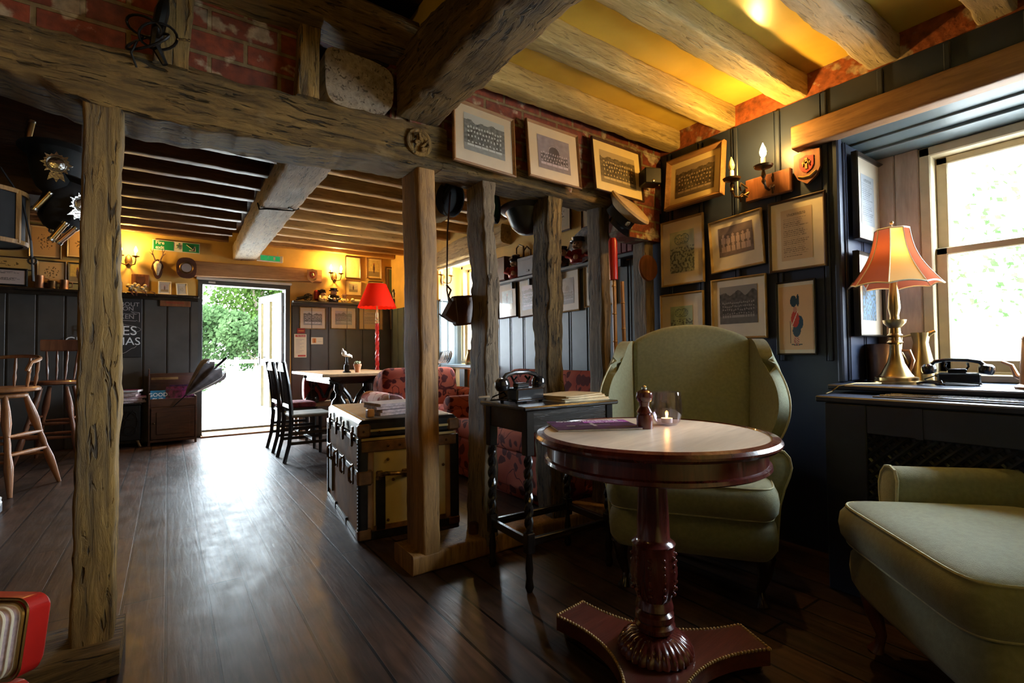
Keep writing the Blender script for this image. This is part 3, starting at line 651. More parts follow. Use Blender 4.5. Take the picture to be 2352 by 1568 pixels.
# joists
for i, (y, w, mk, x0) in enumerate([(2.085, .10, 'joist', 1.0), (1.695, .10, 'joist', 1.0), (1.295, .13, 'joist', 1.0), (.885, .13, 'joist_pale', 1.0), (.49, .12, 'joist_pale', 1.0), (.08, .12, 'joist_pale', 1.0)]):
    lab = ['ochre painted joist directly above the row of team photographs', 'second ochre joist out from the partition, narrow and straight', 'split knotty ochre joist, third from the partition', 'joist coloured pale as daylit before the window lintel, fourth from the partition', 'pale joist at the upper right corner above the window', 'pale joist past the right edge above the window'][i]
    tim('ceiling_joist', [(x0, y, 2.49, w, .13), (1.9, y + .004, 2.49, w, .13), (2.86, y, 2.49, w, .13)], 'x', mk, lab, 'joist', .006, 20 + i, seg=50)['group'] = 'joists of the nook ceiling'
for i, y in enumerate([2.75, 3.15, 3.56, 3.96, 4.36, 4.77, 5.21, 5.72, 6.2, 6.68, 7.15, 7.6]):
    w = .085; jz = 2.46 + .032 * (y - 3) + .08
    nm = ['first', 'second', 'third', 'fourth', 'fifth', 'sixth', 'seventh', 'eighth', 'ninth', 'tenth', 'eleventh', 'twelfth', 'thirteenth', 'fourteenth'][i]
    tim('ceiling_joist', [(-2.59, y, jz, w, .16), (.66, y, jz, w, .16)], 'x', 'joist_shaded', 'brown joist left of the pale cross beam, %s behind the partition' % nm, 'joist', .004, 40 + i, seg=60, n=12)['group'] = 'joists left of the pale cross beam'
    tim('ceiling_joist', [(.92, y, jz, w, .16), (2.98 if not 4.5 < y < 6.1 else 3.3, y, jz, w, .16)], 'x', 'joist_lit', 'golden brown joist right of the pale cross beam, %s behind the partition' % nm, 'joist', .004, 60 + i, seg=40, n=12)['group'] = 'joists right of the pale cross beam'

b = B(); b.bbox(-2.58, -.36, 3.30, 3.62, 1.86, 2.55, .01); single('dark_backdrop', b, M['dark_boards'], 'black boarded bulkhead added to darken the space behind the hanging helmets', 'backdrop', kind='structure', smooth=0)  # added box that hides the lit joists and keeps this corner black
# ================================================================ PICTURES
def nz(u, v, s, k=0): return noise.noise(Vector((u * s, v * s, k)))
def img(kind, u, v, sd, tone):
    g = .5; T = tone
    def t(x): return tuple(max(.004, x * c) for c in T)
    if kind in ('team', 'arch', 'cricket', 'crowd'):
        if kind == 'arch':
            g = .42 + .1 * nz(u, v, 9, sd)
            d = math.hypot((u - .5) * 1.2, v - .52)
            if d < .20 and v > .3 or (abs(u - .5) < .165 and .2 < v < .52): g = .12
            elif d < .25 and v > .5: g = .6 if int(d * 60) % 2 else .3
        elif kind == 'cricket': g = .22 + .1 * nz(u, v, 6, sd) + (.1 if v > .75 else 0)
        else:
            g = .62 + .12 * (v - .5)
            if v < .82 + .13 * nz(u, 0, 5, sd): g = .2 + .16 * nz(u, v, 14, sd)
        if v < .2: g = .34 + .06 * nz(u, v, 12, sd)
        rows = {'team': [(.50, 13, .20), (.38, 12, .2), (.26, 11, .2), (.13, 10, .17)], 'arch': [(.36, 12, .17), (.25, 11, .17), (.14, 10, .16)], 'cricket': [(.42, 6, .34), (.14, 6, .34)], 'crowd': [(.44, 17, .15), (.35, 16, .15), (.26, 15, .15), (.17, 14, .13)]}[kind]
        for ri, (b0, n, hh) in enumerate(rows):
            if not .07 < u < .93: break
            x = (u - .07) / .86 * n; i = int(x); fx = x - i - .5; rr = random.Random(sd * 991 + ri * 57 + i)
            top = b0 + hh * (.85 + .2 * rr.random()); hr = hh * .19
            hd = math.hypot(fx * .86 / n * 1.5, v - (top - hr))
            if hd < hr * .85: g = .74
            elif b0 < v < top - 1.9 * hr and abs(fx) < .42:
                w_ = (kind == 'cricket') or (ri == len(rows) - 1 and v < b0 + hh * .4)
                g = (.78 if w_ else .08 + .12 * rr.random()) + .06 * nz(u, v, 40, sd)
        return t(g)
    if kind == 'text':
        ink = False
        if .86 < v < .92 and .2 < u < .8 and nz(u, v, 60, sd) > -.1: ink = True
        r_ = int(v * 26)
        if .06 < v < .82 and .08 < u < .92 - .3 * random.Random(sd + r_).random() and (v * 26) % 1 < .42 and nz(u, r_, 45, sd) > -.12: ink = True
        return tuple(c * (.42 if ink else 1) for c in T)
    if kind == 'wash':
        g = 1 - .35 * max(0, nz(u, v, 5, sd) + .25)
        c = [T[0] * g * .75, T[1] * g * .95, T[2] * g * 1.0]
        if v < .62 and nz(u, v * 1.3, 13, sd) > .08: c = [.13, .16, .15]
        if .68 < v < .95:
            d = math.hypot((u - .38) * 1.1, (v - .8) * 1.6); d2 = math.hypot((u - .62) * 1.1, (v - .8) * 1.6)
            if min(d, d2) < .2 and min(d, d2) > .175: c = [.10, .16, .17]
            elif min(d, d2) < .175 and nz(u, v, 30, sd) > .15: c = [.12, .2, .2]
        if v < .12 and (v * 60) % 2 < .7 and nz(u, 3, 50, sd) > 0: c = [.2, .17, .12]
        return tuple(c)
    if kind == 'ink':
        d = math.hypot(u - .5, v - .5)
        if d < .3 and nz(u, v, 15, sd) > .1 + d * .5: return tuple(c * .25 for c in T)
        return T
    if kind == 'soldier':
        x, y = u - .5, v
        c = T
        def el(cx, cy, rx, ry): return ((x - cx) / rx) ** 2 + ((y - cy) / ry) ** 2 < 1
        if el(.02, .08, .17, .015): c = (.10, .12, .11)
        if el(-.03, .15, .035, .09) or el(.05, .15, .035, .09): c = (.45, .10, .07) if int(y * 60 + x * 30) % 2 else (.6, .45, .35)
        if el(.02, .30, .12, .10): c = (.03, .07, .10)
        if el(.10, .42, .12, .11) and x > 0: c = (.02, .07, .12)
        if el(-.02, .48, .12, .13): c = (.50, .05, .03)
        if abs(x + .02 - (y - .5) * .8) < .014 and .35 < y < .6: c = (.75, .68, .55)
        if abs(x + .17) < .008 and .1 < y < .45: c = (.06, .05, .05)
        if el(-.02, .63, .05, .05): c = (.55, .26, .18)
        if el(-.06, .76, .10, .09) or el(.07, .77, .04, .10): c = (.02, .05, .07)
        return c
    if kind == 'figure':
        x, y = u - .5, v
        c = tuple(k * (.85 + .2 * nz(u, v, 8, sd)) for k in T)
        if v < .3: c = (.28, .22, .12)
        if (x / .08) ** 2 + ((y - .5) / .3) ** 2 < 1: c = (.10, .06, .05)
        if (x / .05) ** 2 + ((y - .78) / .07) ** 2 < 1: c = (.35, .10, .06)
        return c
    if kind == 'stripes':
        return (.05, .13, .09) if int(u * 9) % 2 else (.10, .06, .05)
    if kind == 'oval':
        d = math.hypot((u - .5) * 1.7, (v - .5) * .9)
        return tuple(c * .5 for c in T) if .30 < d < .33 or (d < .25 and nz(u, v, 22, sd) > .2) else T
    return T
GREY = (1, 1.02, 1.05); SEP = (1, .82, .55); PUR = (.86, .78, .92)
pic_n = [0]
def picture(label, loc, w, h, rz, frame='dark_frame', fw=.014, mount='mount', iw=.6, ih=.58, kind='team', tone=GREY, roll=0, lean=0, fd=.018, group=None, off=(0, 0), name='framed_picture', res=None, cat='picture'):
    pic_n[0] += 1; sd = pic_n[0]
    t = thing(name, label, cat, loc, rz, group, rx=lean, ry=roll)
    b = B(); W, H = w / 2, h / 2
    sec = [(0, 0), (-fd * .8, fw * .0), (-fd, fw * .35), (-fd * .7, fw * .7), (-fd * .45, fw)]
    ring = []
    for y, i in sec + [(0, fw)]:
        ring.append([(-W + i, y, -H + i), (W - i, y, -H + i), (W - i, y, H - i), (-W + i, y, H - i)])
    v = [p for r_ in ring for p in r_]; f = []
    for k in range(len(ring)):
        k2 = (k + 1) % len(ring)
        for q in range(4): f.append((k * 4 + q, k * 4 + (q + 1) % 4, k2 * 4 + (q + 1) % 4, k2 * 4 + q))
    b.add(v, f); part('frame', b, M[frame], t, smooth=0)
    b = B(); b.box(-W + fw * .8, W - fw * .8, -.006, -.001, -H + fw * .8, H - fw * .8); part('mount', b, M[mount], t, smooth=0)
    a, c = (w - 2 * fw) * iw / 2, (h - 2 * fw) * ih / 2
    nx = res or (64 if w > .25 else 34); ny = max(8, int(nx * c / a))
    b = B(); b.grid(lambda u, v_: (-a + 2 * a * u + off[0], -.0075, -c + 2 * c * v_ + off[1]), nx, ny)
    cols = [img(kind, (i + .5) / nx, (j + .5) / ny, sd, tone) for j in range(ny) for i in range(nx)]
    o = mesh_obj('print', b, M['print'], t, 0, cols)
    return t
RX = 2.80
G1 = 'team photographs above the partition'
def rpic(label, y0, y1, z0, z1, x=RX, **k): return picture(label, (x, (y0 + y1) / 2, (z0 + z1) / 2), abs(y1 - y0), z1 - z0, -90, **k)
def bpic(label, x0, x1, z0, z1, y=7.735, **k): return picture(label, ((x0 + x1) / 2, y, (z0 + z1) / 2), x1 - x0, z1 - z0, 0, **k)
# nook wall
rpic('large oak framed brown team photograph in the corner beside the candle sconce', 1.685, 2.11, 2.0, 2.345, x=2.775, frame='oak_frame', fw=.03, fd=.035, mount='mount_y', kind='team', tone=(.42, .31, .2), iw=.78, ih=.72, lean=-6)
rpic('upright framed blue-green cartoon print in the left column of the nook wall', 1.855, 2.185, 1.50, 1.945, frame='gold_frame', kind='wash', tone=(.62, .55, .40), iw=.62, ih=.66)
rpic('crooked framed photograph of cricketers in white, centre of the nook wall', 1.472, 1.812, 1.548, 1.872, frame='gold_frame', kind='cricket', tone=(.55, .40, .36), iw=.7, ih=.60, roll=-3, off=(0, .02))
rpic('framed page of handwritten lines below the red shield', 1.145, 1.442, 1.492, 1.888, frame='dark_frame', kind='text', tone=(.60, .45, .30), iw=.6, ih=.76)
rpic('lower left framed print half hidden behind the wing chair', 1.865, 2.20, 1.05, 1.448, frame='gold_frame', kind='wash', tone=(.55, .58, .42), iw=.55, ih=.6)
rpic('framed dusky group photograph just above the wing chair back', 1.462, 1.81, 1.13, 1.50, frame='gold_frame', kind='crowd', tone=(.36, .34, .33), iw=.74, ih=.66, off=(0, .02))
rpic('tall framed painting of a highland soldier in a red coat', 1.205, 1.41, 1.032, 1.437, frame='black_frame', fw=.010, kind='soldier', tone=(.66, .44, .26), iw=.94, ih=.9, res=56)
# reveal beside window
picture('upper black framed newspaper print on the window reveal', (3.075, 1.062, 1.855), .36, .455, 0, frame='black_frame', fw=.012, fd=.03, kind='text', tone=(.42, .47, .52), iw=.5, ih=.62)
picture('lower black framed blue print on the window reveal behind the lamp shade', (3.06, 1.062, 1.345), .365, .44, 0, frame='black_frame', fw=.012, fd=.03, kind='wash', tone=(.25, .33, .48), iw=.5, ih=.64)
# above the partition
picture('left brown-framed black and white regiment photograph, first of the row over the partition beam', (1.335, 2.145, 2.165), .375, .335, 0, frame='oak_frame', fw=.016, kind='team', tone=(.85, .95, 1.0), iw=.72, ih=.66, lean=-6, roll=2.5, group=G1, off=(0, .01))
picture('middle framed photograph of a group before an arched doorway', (1.80, 2.145, 2.185), .385, .335, 0, frame='oak_frame', fw=.014, kind='arch', tone=(.72, .66, .80), iw=.66, ih=.64, lean=-6, roll=.8, group=G1)
picture('right gilt-lit framed sepia team photograph in the corner over the partition', (2.325, 2.145, 2.205), .44, .34, 0, frame='dark_frame', fw=.012, mount='mount_y', kind='team', tone=(.66, .52, .28), iw=.76, ih=.66, lean=-6, roll=.8, group=G1)
# side wall below the plate shelf
x_ = 2.97; G2 = 'photographs hung under the plate shelf'
rpic('pale narrow framed photograph beside the crooked post', 4.15, 4.50, 1.44, 1.82, x=x_, frame='black_frame', kind='figure', tone=(.55, .68, .66), iw=.6, group=G2, roll=-1)
rpic('wide framed mauve team photograph under the grey box', 3.70, 4.12, 1.43, 1.82, x=x_, frame='dark_frame', kind='team', tone=PUR, iw=.74, ih=.68, group=G2, roll=-1.5)
rpic('framed photograph just right of the pitted golden post', 3.20, 3.52, 1.43, 1.81, x=x_, frame='gold_frame', kind='arch', tone=(.38, .38, .40), iw=.6, ih=.66, group=G2, roll=-1)
rpic('framed photograph behind the slim grey post', 2.80, 3.14, 1.45, 1.81, x=x_, frame='gold_frame', kind='figure', tone=(.36, .42, .36), iw=.6, ih=.7, group=G2)
rpic('small framed ink sketch high above the china plate', 2.82, 3.16, 2.14, 2.37, x=x_, frame='dark_frame', kind='ink', tone=(.68, .60, .46), iw=.9, ih=.85)
rpic('framed cream print high beside the pitted golden post', 3.30, 3.56, 2.17, 2.48, x=x_, frame='dark_frame', kind='ink', tone=(.66, .62, .5), iw=.8, ih=.8)
rpic('small yellow card in a dark frame beside the corner post', 2.395, 2.47, 1.86, 2.10, x=2.81, frame='dark_frame', fw=.01, mount='mount_y', kind='oval', tone=(.75, .5, .16), iw=.9, ih=.9)
# far wall right of the door
G3 = 'pictures on the far wall right of the door'
bpic('framed oval print just right of the bright far sconce', 2.25, 2.49, 2.27, 2.61, frame='dark_frame', kind='oval', tone=(.80, .62, .25), iw=.8, ih=.85, mount='mount_y', group=G3)
bpic('framed yellow print second right of the bright far sconce', 2.58, 2.83, 2.29, 2.62, frame='oak_frame', kind='figure', tone=(.75, .58, .22), iw=.8, ih=.85, mount='mount_y', group=G3)
bpic('small framed painting of a horseman under the oval print', 2.25, 2.50, 2.0, 2.24, frame='oak_frame', kind='figure', tone=(.55, .50, .36), iw=.6, ih=.6, mount='mount_y', group=G3)
bpic('framed print peeping over the red lamp shade', 2.61, 2.86, 1.95, 2.25, frame='dark_frame', kind='ink', tone=(.78, .62, .3), iw=.8, mount='mount_y', group=G3)
bpic('large dark framed picture behind the red lamp shade', 2.90, 3.28, 1.98, 2.50, frame='dark_frame', fw=.02, kind='stripes', tone=(.5, .4, .2), iw=.96, ih=.96, group=G3)
G4 = 'photographs on the charcoal panelling below the shelf'
bpic('framed team photograph above the fire notices', 1.585, 1.96, 1.46, 1.79, frame='gold_frame', kind='team', tone=GREY, iw=.76, ih=.68, group=G4)
bpic('framed grey photograph between the notices and the red lamp', 2.03, 2.42, 1.47, 1.82, frame='gold_frame', kind='crowd', tone=(.70, .70, .82), iw=.7, ih=.66, group=G4)
bpic('framed document glowing yellow under the red lamp shade', 2.46, 2.85, 1.47, 1.83, frame='gold_frame', mount='mount_y', kind='text', tone=(.72, .6, .4), iw=.7, ih=.6, group=G4)
bpic('crooked framed photograph right of the red lamp stem', 2.96, 3.26, 1.49, 1.82, frame='gold_frame', mount='mount_y', kind='arch', tone=(.5, .46, .38), iw=.6, roll=-3, y=7.70, group=G4)
# far wall, left
G5 = 'pictures on the far wall left of the posts'
bpic('large framed ink drawing high on the far left wall', -1.31, -1.03, 2.22, 2.60, frame='dark_frame', kind='ink', tone=(.66, .40, .16), iw=.92, ih=.92, mount='mount_y', group=G5)
bpic('framed print half hidden by the leftmost post, upper row', -.985, -.70, 2.25, 2.60, frame='dark_frame', kind='ink', tone=(.66, .42, .18), iw=.92, ih=.92, mount='mount_y', group=G5)
bpic('long framed landscape at the left edge of the far wall', -1.80, -1.26, 2.06, 2.21, frame='dark_frame', kind='ink', tone=(.62, .42, .14), iw=.94, ih=.9, mount='mount_y', group=G5)
bpic('framed pair of flower prints above the copper tankards', -1.24, -.985, 1.93, 2.195, frame='dark_frame', kind='ink', tone=(.66, .44, .2), iw=.94, ih=.94, mount='mount_y', group=G5)
bpic('narrow framed yellow print beside the leftmost post', -.975, -.80, 1.94, 2.195, frame='black_frame', kind='figure', tone=(.72, .52, .14), iw=.9, ih=.9, mount='mount_y', group=G5)
bpic('black framed pale lettered notice at the far left shelf', -1.75, -1.30, 1.87, 2.07, y=7.66, frame='black_frame', fw=.022, kind='text', tone=(.70, .56, .50), iw=.97, ih=.95, group=G5)
bpic('small silver photo frame standing left on the plate shelf beside the stag skull', -.11, .03, 1.862, 2.03, y=7.69, frame='cream', kind='figure', tone=(.45, .42, .45), iw=.7, ih=.7, lean=-4, group='small photo frames on the shelf')
bpic('small cream photo frame standing nearest the open door on the plate shelf', .08, .205, 1.862, 2.02, y=7.69, frame='cream', kind='ink', tone=(.6, .55, .45), iw=.7, ih=.7, lean=-4, roll=-4, group='small photo frames on the shelf')

# ================================================================ LIGHT FITTINGS
def candle(b_cup, b_tube, b_bulb, x, y, z, h=.055, s=1):
    b_cup.lathe([(.006, z - .02), (.012, z - .012), (.036 * s, z - .004), (.040 * s, z + .006), (.036 * s, z + .006), (.012, z)], 18, c=(x, y))
    b_tube.lathe([(.013, z), (.013, z + h)], 12, c=(x, y))
    b_bulb.lathe([(.006, z + h), (.016, z + h + .018), (.018, z + h + .032), (.013, z + h + .052), (.005, z + h + .072), (.001, z + h + .082)], 14, c=(x, y))
def litmat(name, col, e):
    m, nt, b = newmat(name); b.inputs['Base Color'].default_value = (*col, 1); b.inputs['Emission Color'].default_value = (*col, 1); b.inputs['Emission Strength'].default_value = e
    return m
M['bulb_on'] = litmat('lit_candle_bulb', (1, .62, .2), 60)
M['bulb_off'] = mat('unlit_candle_bulb', (.75, .6, .25), .15, var=.02, coat=.5)
def lamp(name, loc, power, col=(1, .50, .12), r=.02):
    l = D.lights.new(name, 'POINT'); l.energy = power; l.color = col; l.shadow_soft_size = r
    o = D.objects.new(name, l); COL.objects.link(o); o.location = loc; return o
WARM = (1, .56, .13)
# nook sconce: board, two scrolled arms
t = thing('wall_sconce', 'two-armed candle sconce on a wooden bracket with one bulb lit', 'wall lamp', (2.80, 1.44, 2.0))
b = B(); b.bbox(-.03, 0, -.135, .125, -.075, .055, .006); part('bracket_board', b, M['plaque'], t)
for y, on, dz in ((.145, 0, .03), (-.04, 1, .045)):
    a = B(); c = B(); u = B(); x = -.13
    a.tube([(-.03, y * .7, -.02), (-.07, y * .9, -.05), (-.11, y, -.045), (x, y, -.01), (x, y, dz)], .007, 8)
    a.tube([(-.05, y * .8 - .02, .0), (-.08, y - .025, .03), (-.10, y - .03, .005), (-.07, y - .02, -.01)], .005, 6)
    a.tube([(-.05, y * .8 - .02, -.05), (-.08, y - .03, -.035), (-.11, y - .035, -.055), (-.075, y - .02, -.075)], .005, 6)
    a.lathe([(.004, -.03), (.012, -.015), (.006, .0), (.013, .015), (.007, dz)], 12, c=(x, y))
    candle(a, c, u, x, y, dz + .02, .05, 1.25)
    ar = part('arm', a, M['bronze'], t); part('candle_tube', c, M['wax'], ar)
    part('bulb', u, M['bulb_on' if on else 'bulb_off'], ar, 'glowing candle bulb' if on else 'unlit candle bulb')
lamp('sconce_light', (2.64, 1.40, 2.19), 22, WARM, .02)
# far sconces
def sconce(label, loc, rz, group='scrolled wall sconces in the far bar'):
    t = thing('wall_sconce', label, 'wall lamp', loc, rz, group)
    b = B(); b.lathe([(.001, -.09), (.03, -.05), (.04, 0), (.03, .05), (.001, .08)], 14, sy=.35); part('back_plate', b, M['bronze'], t)
    for sx in (-1, 1):
        a = B(); c = B(); u = B(); x, y = sx * .075, -.09
        a.tube([(0, -.01, -.03), (sx * .03, -.04, -.06), (sx * .065, -.08, -.05), (x, y, -.01), (x, y, .03)], .007, 6)
        candle(a, c, u, x, y, .045, .045)
        ar = part('arm', a, M['bronze'], t); part('candle_tube', c, M['wax'], ar); part('bulb', u, M['bulb_on'], ar)
    return t
sconce('lit sconce on the far wall just right of the leftmost post', (-.41, 7.74, 2.27), 0)
lamp('sconce_light', (-.41, 7.58, 2.42), 22, WARM, .04)
sconce('brightly lit sconce on the far wall above the toby jugs', (2.09, 7.74, 2.27), 0)
lamp('sconce_light', (2.09, 7.58, 2.42), 36, WARM, .04)
sconce('sconce in the window recess beyond the far lintel', (3.06, 6.0, 2.08), 0)
lamp('sconce_light', (3.04, 5.86, 2.20), 16, WARM, .04)
# table lamp in the window
def shademat(name, col, tr=.5):
    m = D.materials.new(name); m.use_nodes = True; nt = m.node_tree; nt.nodes.clear(); L = nt.links.new
    o = nt.nodes.new('ShaderNodeOutputMaterial'); d = nt.nodes.new('ShaderNodeBsdfDiffuse'); t = nt.nodes.new('ShaderNodeBsdfTranslucent'); mx = nt.nodes.new('ShaderNodeMixShader')
    d.inputs[0].default_value = (*col, 1); t.inputs[0].default_value = (*col, 1); mx.inputs[0].default_value = tr
    L(d.outputs[0], mx.inputs[1]); L(t.outputs[0], mx.inputs[2]); L(mx.outputs[0], o.inputs[0]); return m
M['shade_pink'] = shademat('pleated_rust_shade', (.27, .07, .035), .25)
M['shade_cream'] = shademat('cream_shade_panel', (.85, .56, .24), .6)
M['shade_red'] = shademat('scarlet_shade', (.55, .018, .008), .2)
t = thing('table_lamp', 'brass table lamp with a flared rust panelled shade on the window sill', 'table lamp', (2.92, .905, .89))
b = B(); b.lathe([(.105, 0), (.105, .012), (.088, .016), (.088, .03), (.07, .036), (.06, .05), (.035, .10), (.024, .15), (.022, .19), (.034, .20), (.024, .21), (.022, .225), (.033, .235), (.024, .245), (.022, .27), (.045, .295), (.048, .31), (.02, .315), (.018, .33), (.026, .37), (.022, .43), (.015, .49), (.018, .52), (.052, .528), (.052, .536), (.012, .54)], 28)
part('stem', b, M['brass'], t)
b = B(); b.lathe([(.012, .535), (.012, .61)], 12); b.tube([(0, 0, .60), (0, 0, .78)], .003, 6); b.ball((0, 0, .79), .009); part('bulb_holder', b, M['gold_frame'], t)
def shade(rb, rt, z0, z1, n, conc=.06, seg=10, rot=0, open_=True, cols=None):
    b = B(); rows = 14; v = []; per = seg
    for j in range(rows + 1):
        s_ = j / rows; r_ = rb + (rt - rb) * s_ - conc * math.sin(math.pi * s_)
        for i in range(n * per):
            k = i / per; f_ = k - int(k); a0 = 2 * math.pi * (int(k)) / n + rot; a1 = 2 * math.pi * (int(k) + 1) / n + rot
            p = Vector((math.cos(a0), math.sin(a0))) * (1 - f_) + Vector((math.cos(a1), math.sin(a1))) * f_
            dip = .010 * math.sin(math.pi * f_) * (1 - s_)
            v.append((p.x * r_, p.y * r_, z0 + (z1 - z0) * s_ + dip))
    nn = n * per
    for j in range(rows):
        for i in range(nn):
            b.m = cols[(i // per) % n] if cols else 0
            b.f.append([j * nn + i, j * nn + (i + 1) % nn, (j + 1) * nn + (i + 1) % nn, (j + 1) * nn + i]); b.mi.append(b.m)
    b.v = [Vector(p) for p in v]; return b, v, nn, rows
b, v, nn, rows = shade(.190, .068, .475, .755, 8, .028, 8, rot=R(57), cols=[0, 0, 0, 1, 0, 0, 0, 0])
sh = part('lamp_shade', b, [M['shade_pink'], M['shade_cream']], t)
b = B(); ring = [v[i] for i in range(nn)]; top = [v[rows * nn + i] for i in range(nn)]
b.tube(ring, .004, 5, closed=True); b.tube(top, .004, 5, closed=True)
for k in range(8): b.tube([v[j * nn + k * 8] for j in range(rows + 1)], .0028, 5)
part('braid', b, M['cream'], sh)
lamp('table_lamp_bulb', (2.92, .905, .89 + .655), 4, WARM, .025)
b = B(); b.ball((0, 0, .65), .028, sz=1.3); part('bulb', b, M['bulb_on'], t)
# red standard lamp
t = thing('standard_lamp', 'scarlet shaded standard lamp with a red barley twist stem', 'standard lamp', (2.36, 6.62, 0))
b = B(); b.lathe([(.16, 0), (.16, .02), (.12, .035), (.05, .05), (.03, .09), (.04, .12), (.022, .16)], 24); 
pts = [(.010 * math.cos(k * .55), .010 * math.sin(k * .55), .16 + k * .0125) for k in range(108)]
b.tube(pts, .019, 8); pts = [(-.010 * math.cos(k * .55), -.010 * math.sin(k * .55), .16 + k * .0125) for k in range(108)]; b.tube(pts, .019, 8)
part('stem', b, M['red_paint'], t, 'red barley twist stem')
b = B(); b.lathe([(.02, 1.50), (.03, 1.515), (.018, 1.54), (.028, 1.56), (.016, 1.59), (.022, 1.62), (.012, 1.66), (.008, 1.75)], 14)
part('stem_top', b, M['gold_frame'], t, 'turned gilt stem top')
b, v, nn, rows = shade(.262, .125, 1.71, 2.04, 24, 0, 2)
part('lamp_shade', b, M['shade_red'], t)
lamp('standard_lamp_bulb', (2.36, 6.62, 1.82), 24, WARM, .03)
b = B(); b.ball((0, 0, 1.82), .028, sz=1.3); part('bulb', b, M['bulb_on'], t)
# ================================================================ FURNITURE
# --- round pedestal table
t = thing('pedestal_table', 'round table with pale worn top on a carved mahogany pedestal', 'table', (1.30, 1.07, 0), 12)
b = B(); b.lathe([(.001, .792), (.350, .792), (.352, .7915)], 72, cap=False); b.lathe([(.001, .7905), (.352, .7905), (.352, .7925), (.001, .7925)], 72, cap=False)
part('table_top', b, M['tabletop'], t, 'pale bleached round table top')
b = B(); b.lathe([(.20, .765), (.355, .765), (.372, .768), (.381, .777), (.381, .783), (.374, .792), (.352, .796), (.350, .791), (.20, .789)], 96, cap=False)
part('top_rim', b, M['mahogany'], t)
b = B(); b.lathe([(.31, .715), (.345, .70), (.352, .705), (.350, .715), (.342, .719), (.340, .765), (.31, .768)], 96, cap=False); b.lathe([(.001, .735), (.33, .735), (.33, .765), (.001, .765)], 40, cap=False)
part('apron', b, M['mahogany'], t)
b = B(); n = 48
prof = [(.042, .12), (.046, .16), (.060, .165), (.064, .18), (.055, .19), (.062, .20), (.060, .215), (.050, .225), (.060, .235), (.056, .25), (.050, .26), (.064, .30), (.070, .34), (.066, .385), (.062, .425), (.069, .437), (.058, .445), (.052, .455), (.050, .52), (.046, .60), (.044, .655), (.056, .665), (.060, .685), (.055, .72), (.060, .735)]
v = []
for r_, z in prof:
    for i in range(n):
        a = 2 * math.pi * i / n
        k = 0
        if .25 < z < .43: k = .10 * abs(math.sin(a * 5)) - .03
        elif .46 < z < .65: k = .05 * math.cos(a * 8)
        elif z >= .66: k = .08 * abs(math.sin(a * 6))
        v.append((r_ * (1 + k) * math.cos(a), r_ * (1 + k) * math.sin(a), z))
f = [(j * n + i, j * n + (i + 1) % n, (j + 1) * n + (i + 1) % n, (j + 1) * n + i) for j in range(len(prof) - 1) for i in range(n)]
b.add(v, f)
for k in range(10):
    a = 2 * math.pi * (k + .5) / 10
    for q in range(6): b.ball((.068 * math.cos(a), .068 * math.sin(a), .29 + q * .022), .0075, 6)
part('column', b, M['mahogany'], t)
b = B(); prof = [(.02, .085), (.10, .085), (.112, .095), (.112, .11), (.10, .13), (.075, .148), (.05, .155)]
v = []
n = 112
for r_, z in prof:
    for i in range(n):
        a = 2 * math.pi * i / n; k = .07 * abs(math.sin(a * 14)) if .09 < z < .15 else 0
        v.append((r_ * (1 + k) * math.cos(a), r_ * (1 + k) * math.sin(a), z))
b.add(v, [(j * n + i, j * n + (i + 1) % n, (j + 1) * n + (i + 1) % n, (j + 1) * n + i) for j in range(len(prof) - 1) for i in range(n)])
part('gadrooned_collar', b, M['mahogany'], t)
# concave triangular plinth
def plinth_outline(Rr, inset=0, m=16):
    pts = []
    for k in range(3):
        a = R(90 + 120 * k) ; a2 = a + R(120)
        hw = .075 - inset
        c1 = Vector((math.cos(a), math.sin(a))); n1 = Vector((-c1.y, c1.x))
        c2 = Vector((math.cos(a2), math.sin(a2))); n2 = Vector((-c2.y, c2.x))
        p0 = c1 * (Rr - inset) + n1 * hw; p3 = c2 * (Rr - inset) - n2 * hw
        pts.append(c1 * (Rr - inset) - n1 * hw); pts.append(p0)
        mid = (c1 + c2).normalized() * (.145 - inset)
        for q in range(1, m):
            s_ = q / m; p = p0 * (1 - s_) ** 2 + (mid * 2 - (p0 + p3) * .5) * 2 * s_ * (1 - s_) + p3 * s_ ** 2
            pts.append(p)
        pts.append(p3)
    return [(p.x, p.y) for p in pts]
o1 = plinth_outline(.365)
b = B(); b.prism(o1, .035, .088, 'z'); pl = part('plinth', b, M['mahogany_x'], t, 'worn three-cornered plinth')
pl.rotation_euler[2] = R(-5)
b = B()
for (x0, y0), (x1, y1) in zip(o1, o1[1:] + o1[:1]):
    L_ = math.hypot(x1 - x0, y1 - y0); m_ = max(1, round(L_ / .0125))
    for q in range(m_): b.ball((x0 + (x1 - x0) * (q + .5) / m_, y0 + (y1 - y0) * (q + .5) / m_, .088), .0055, 6)
part('beading', b, M['gold_frame'], pl, 'worn beaded edge')
for k in range(3):
    a = R(90 + 120 * k - 5); b = B(); b.lathe([(.03, 0), (.055, .006), (.058, .02), (.045, .038), (.03, .04)], 20, c=(.325 * math.cos(a), .325 * math.sin(a))); part('bun_foot', b, M['dark_leg'], t)

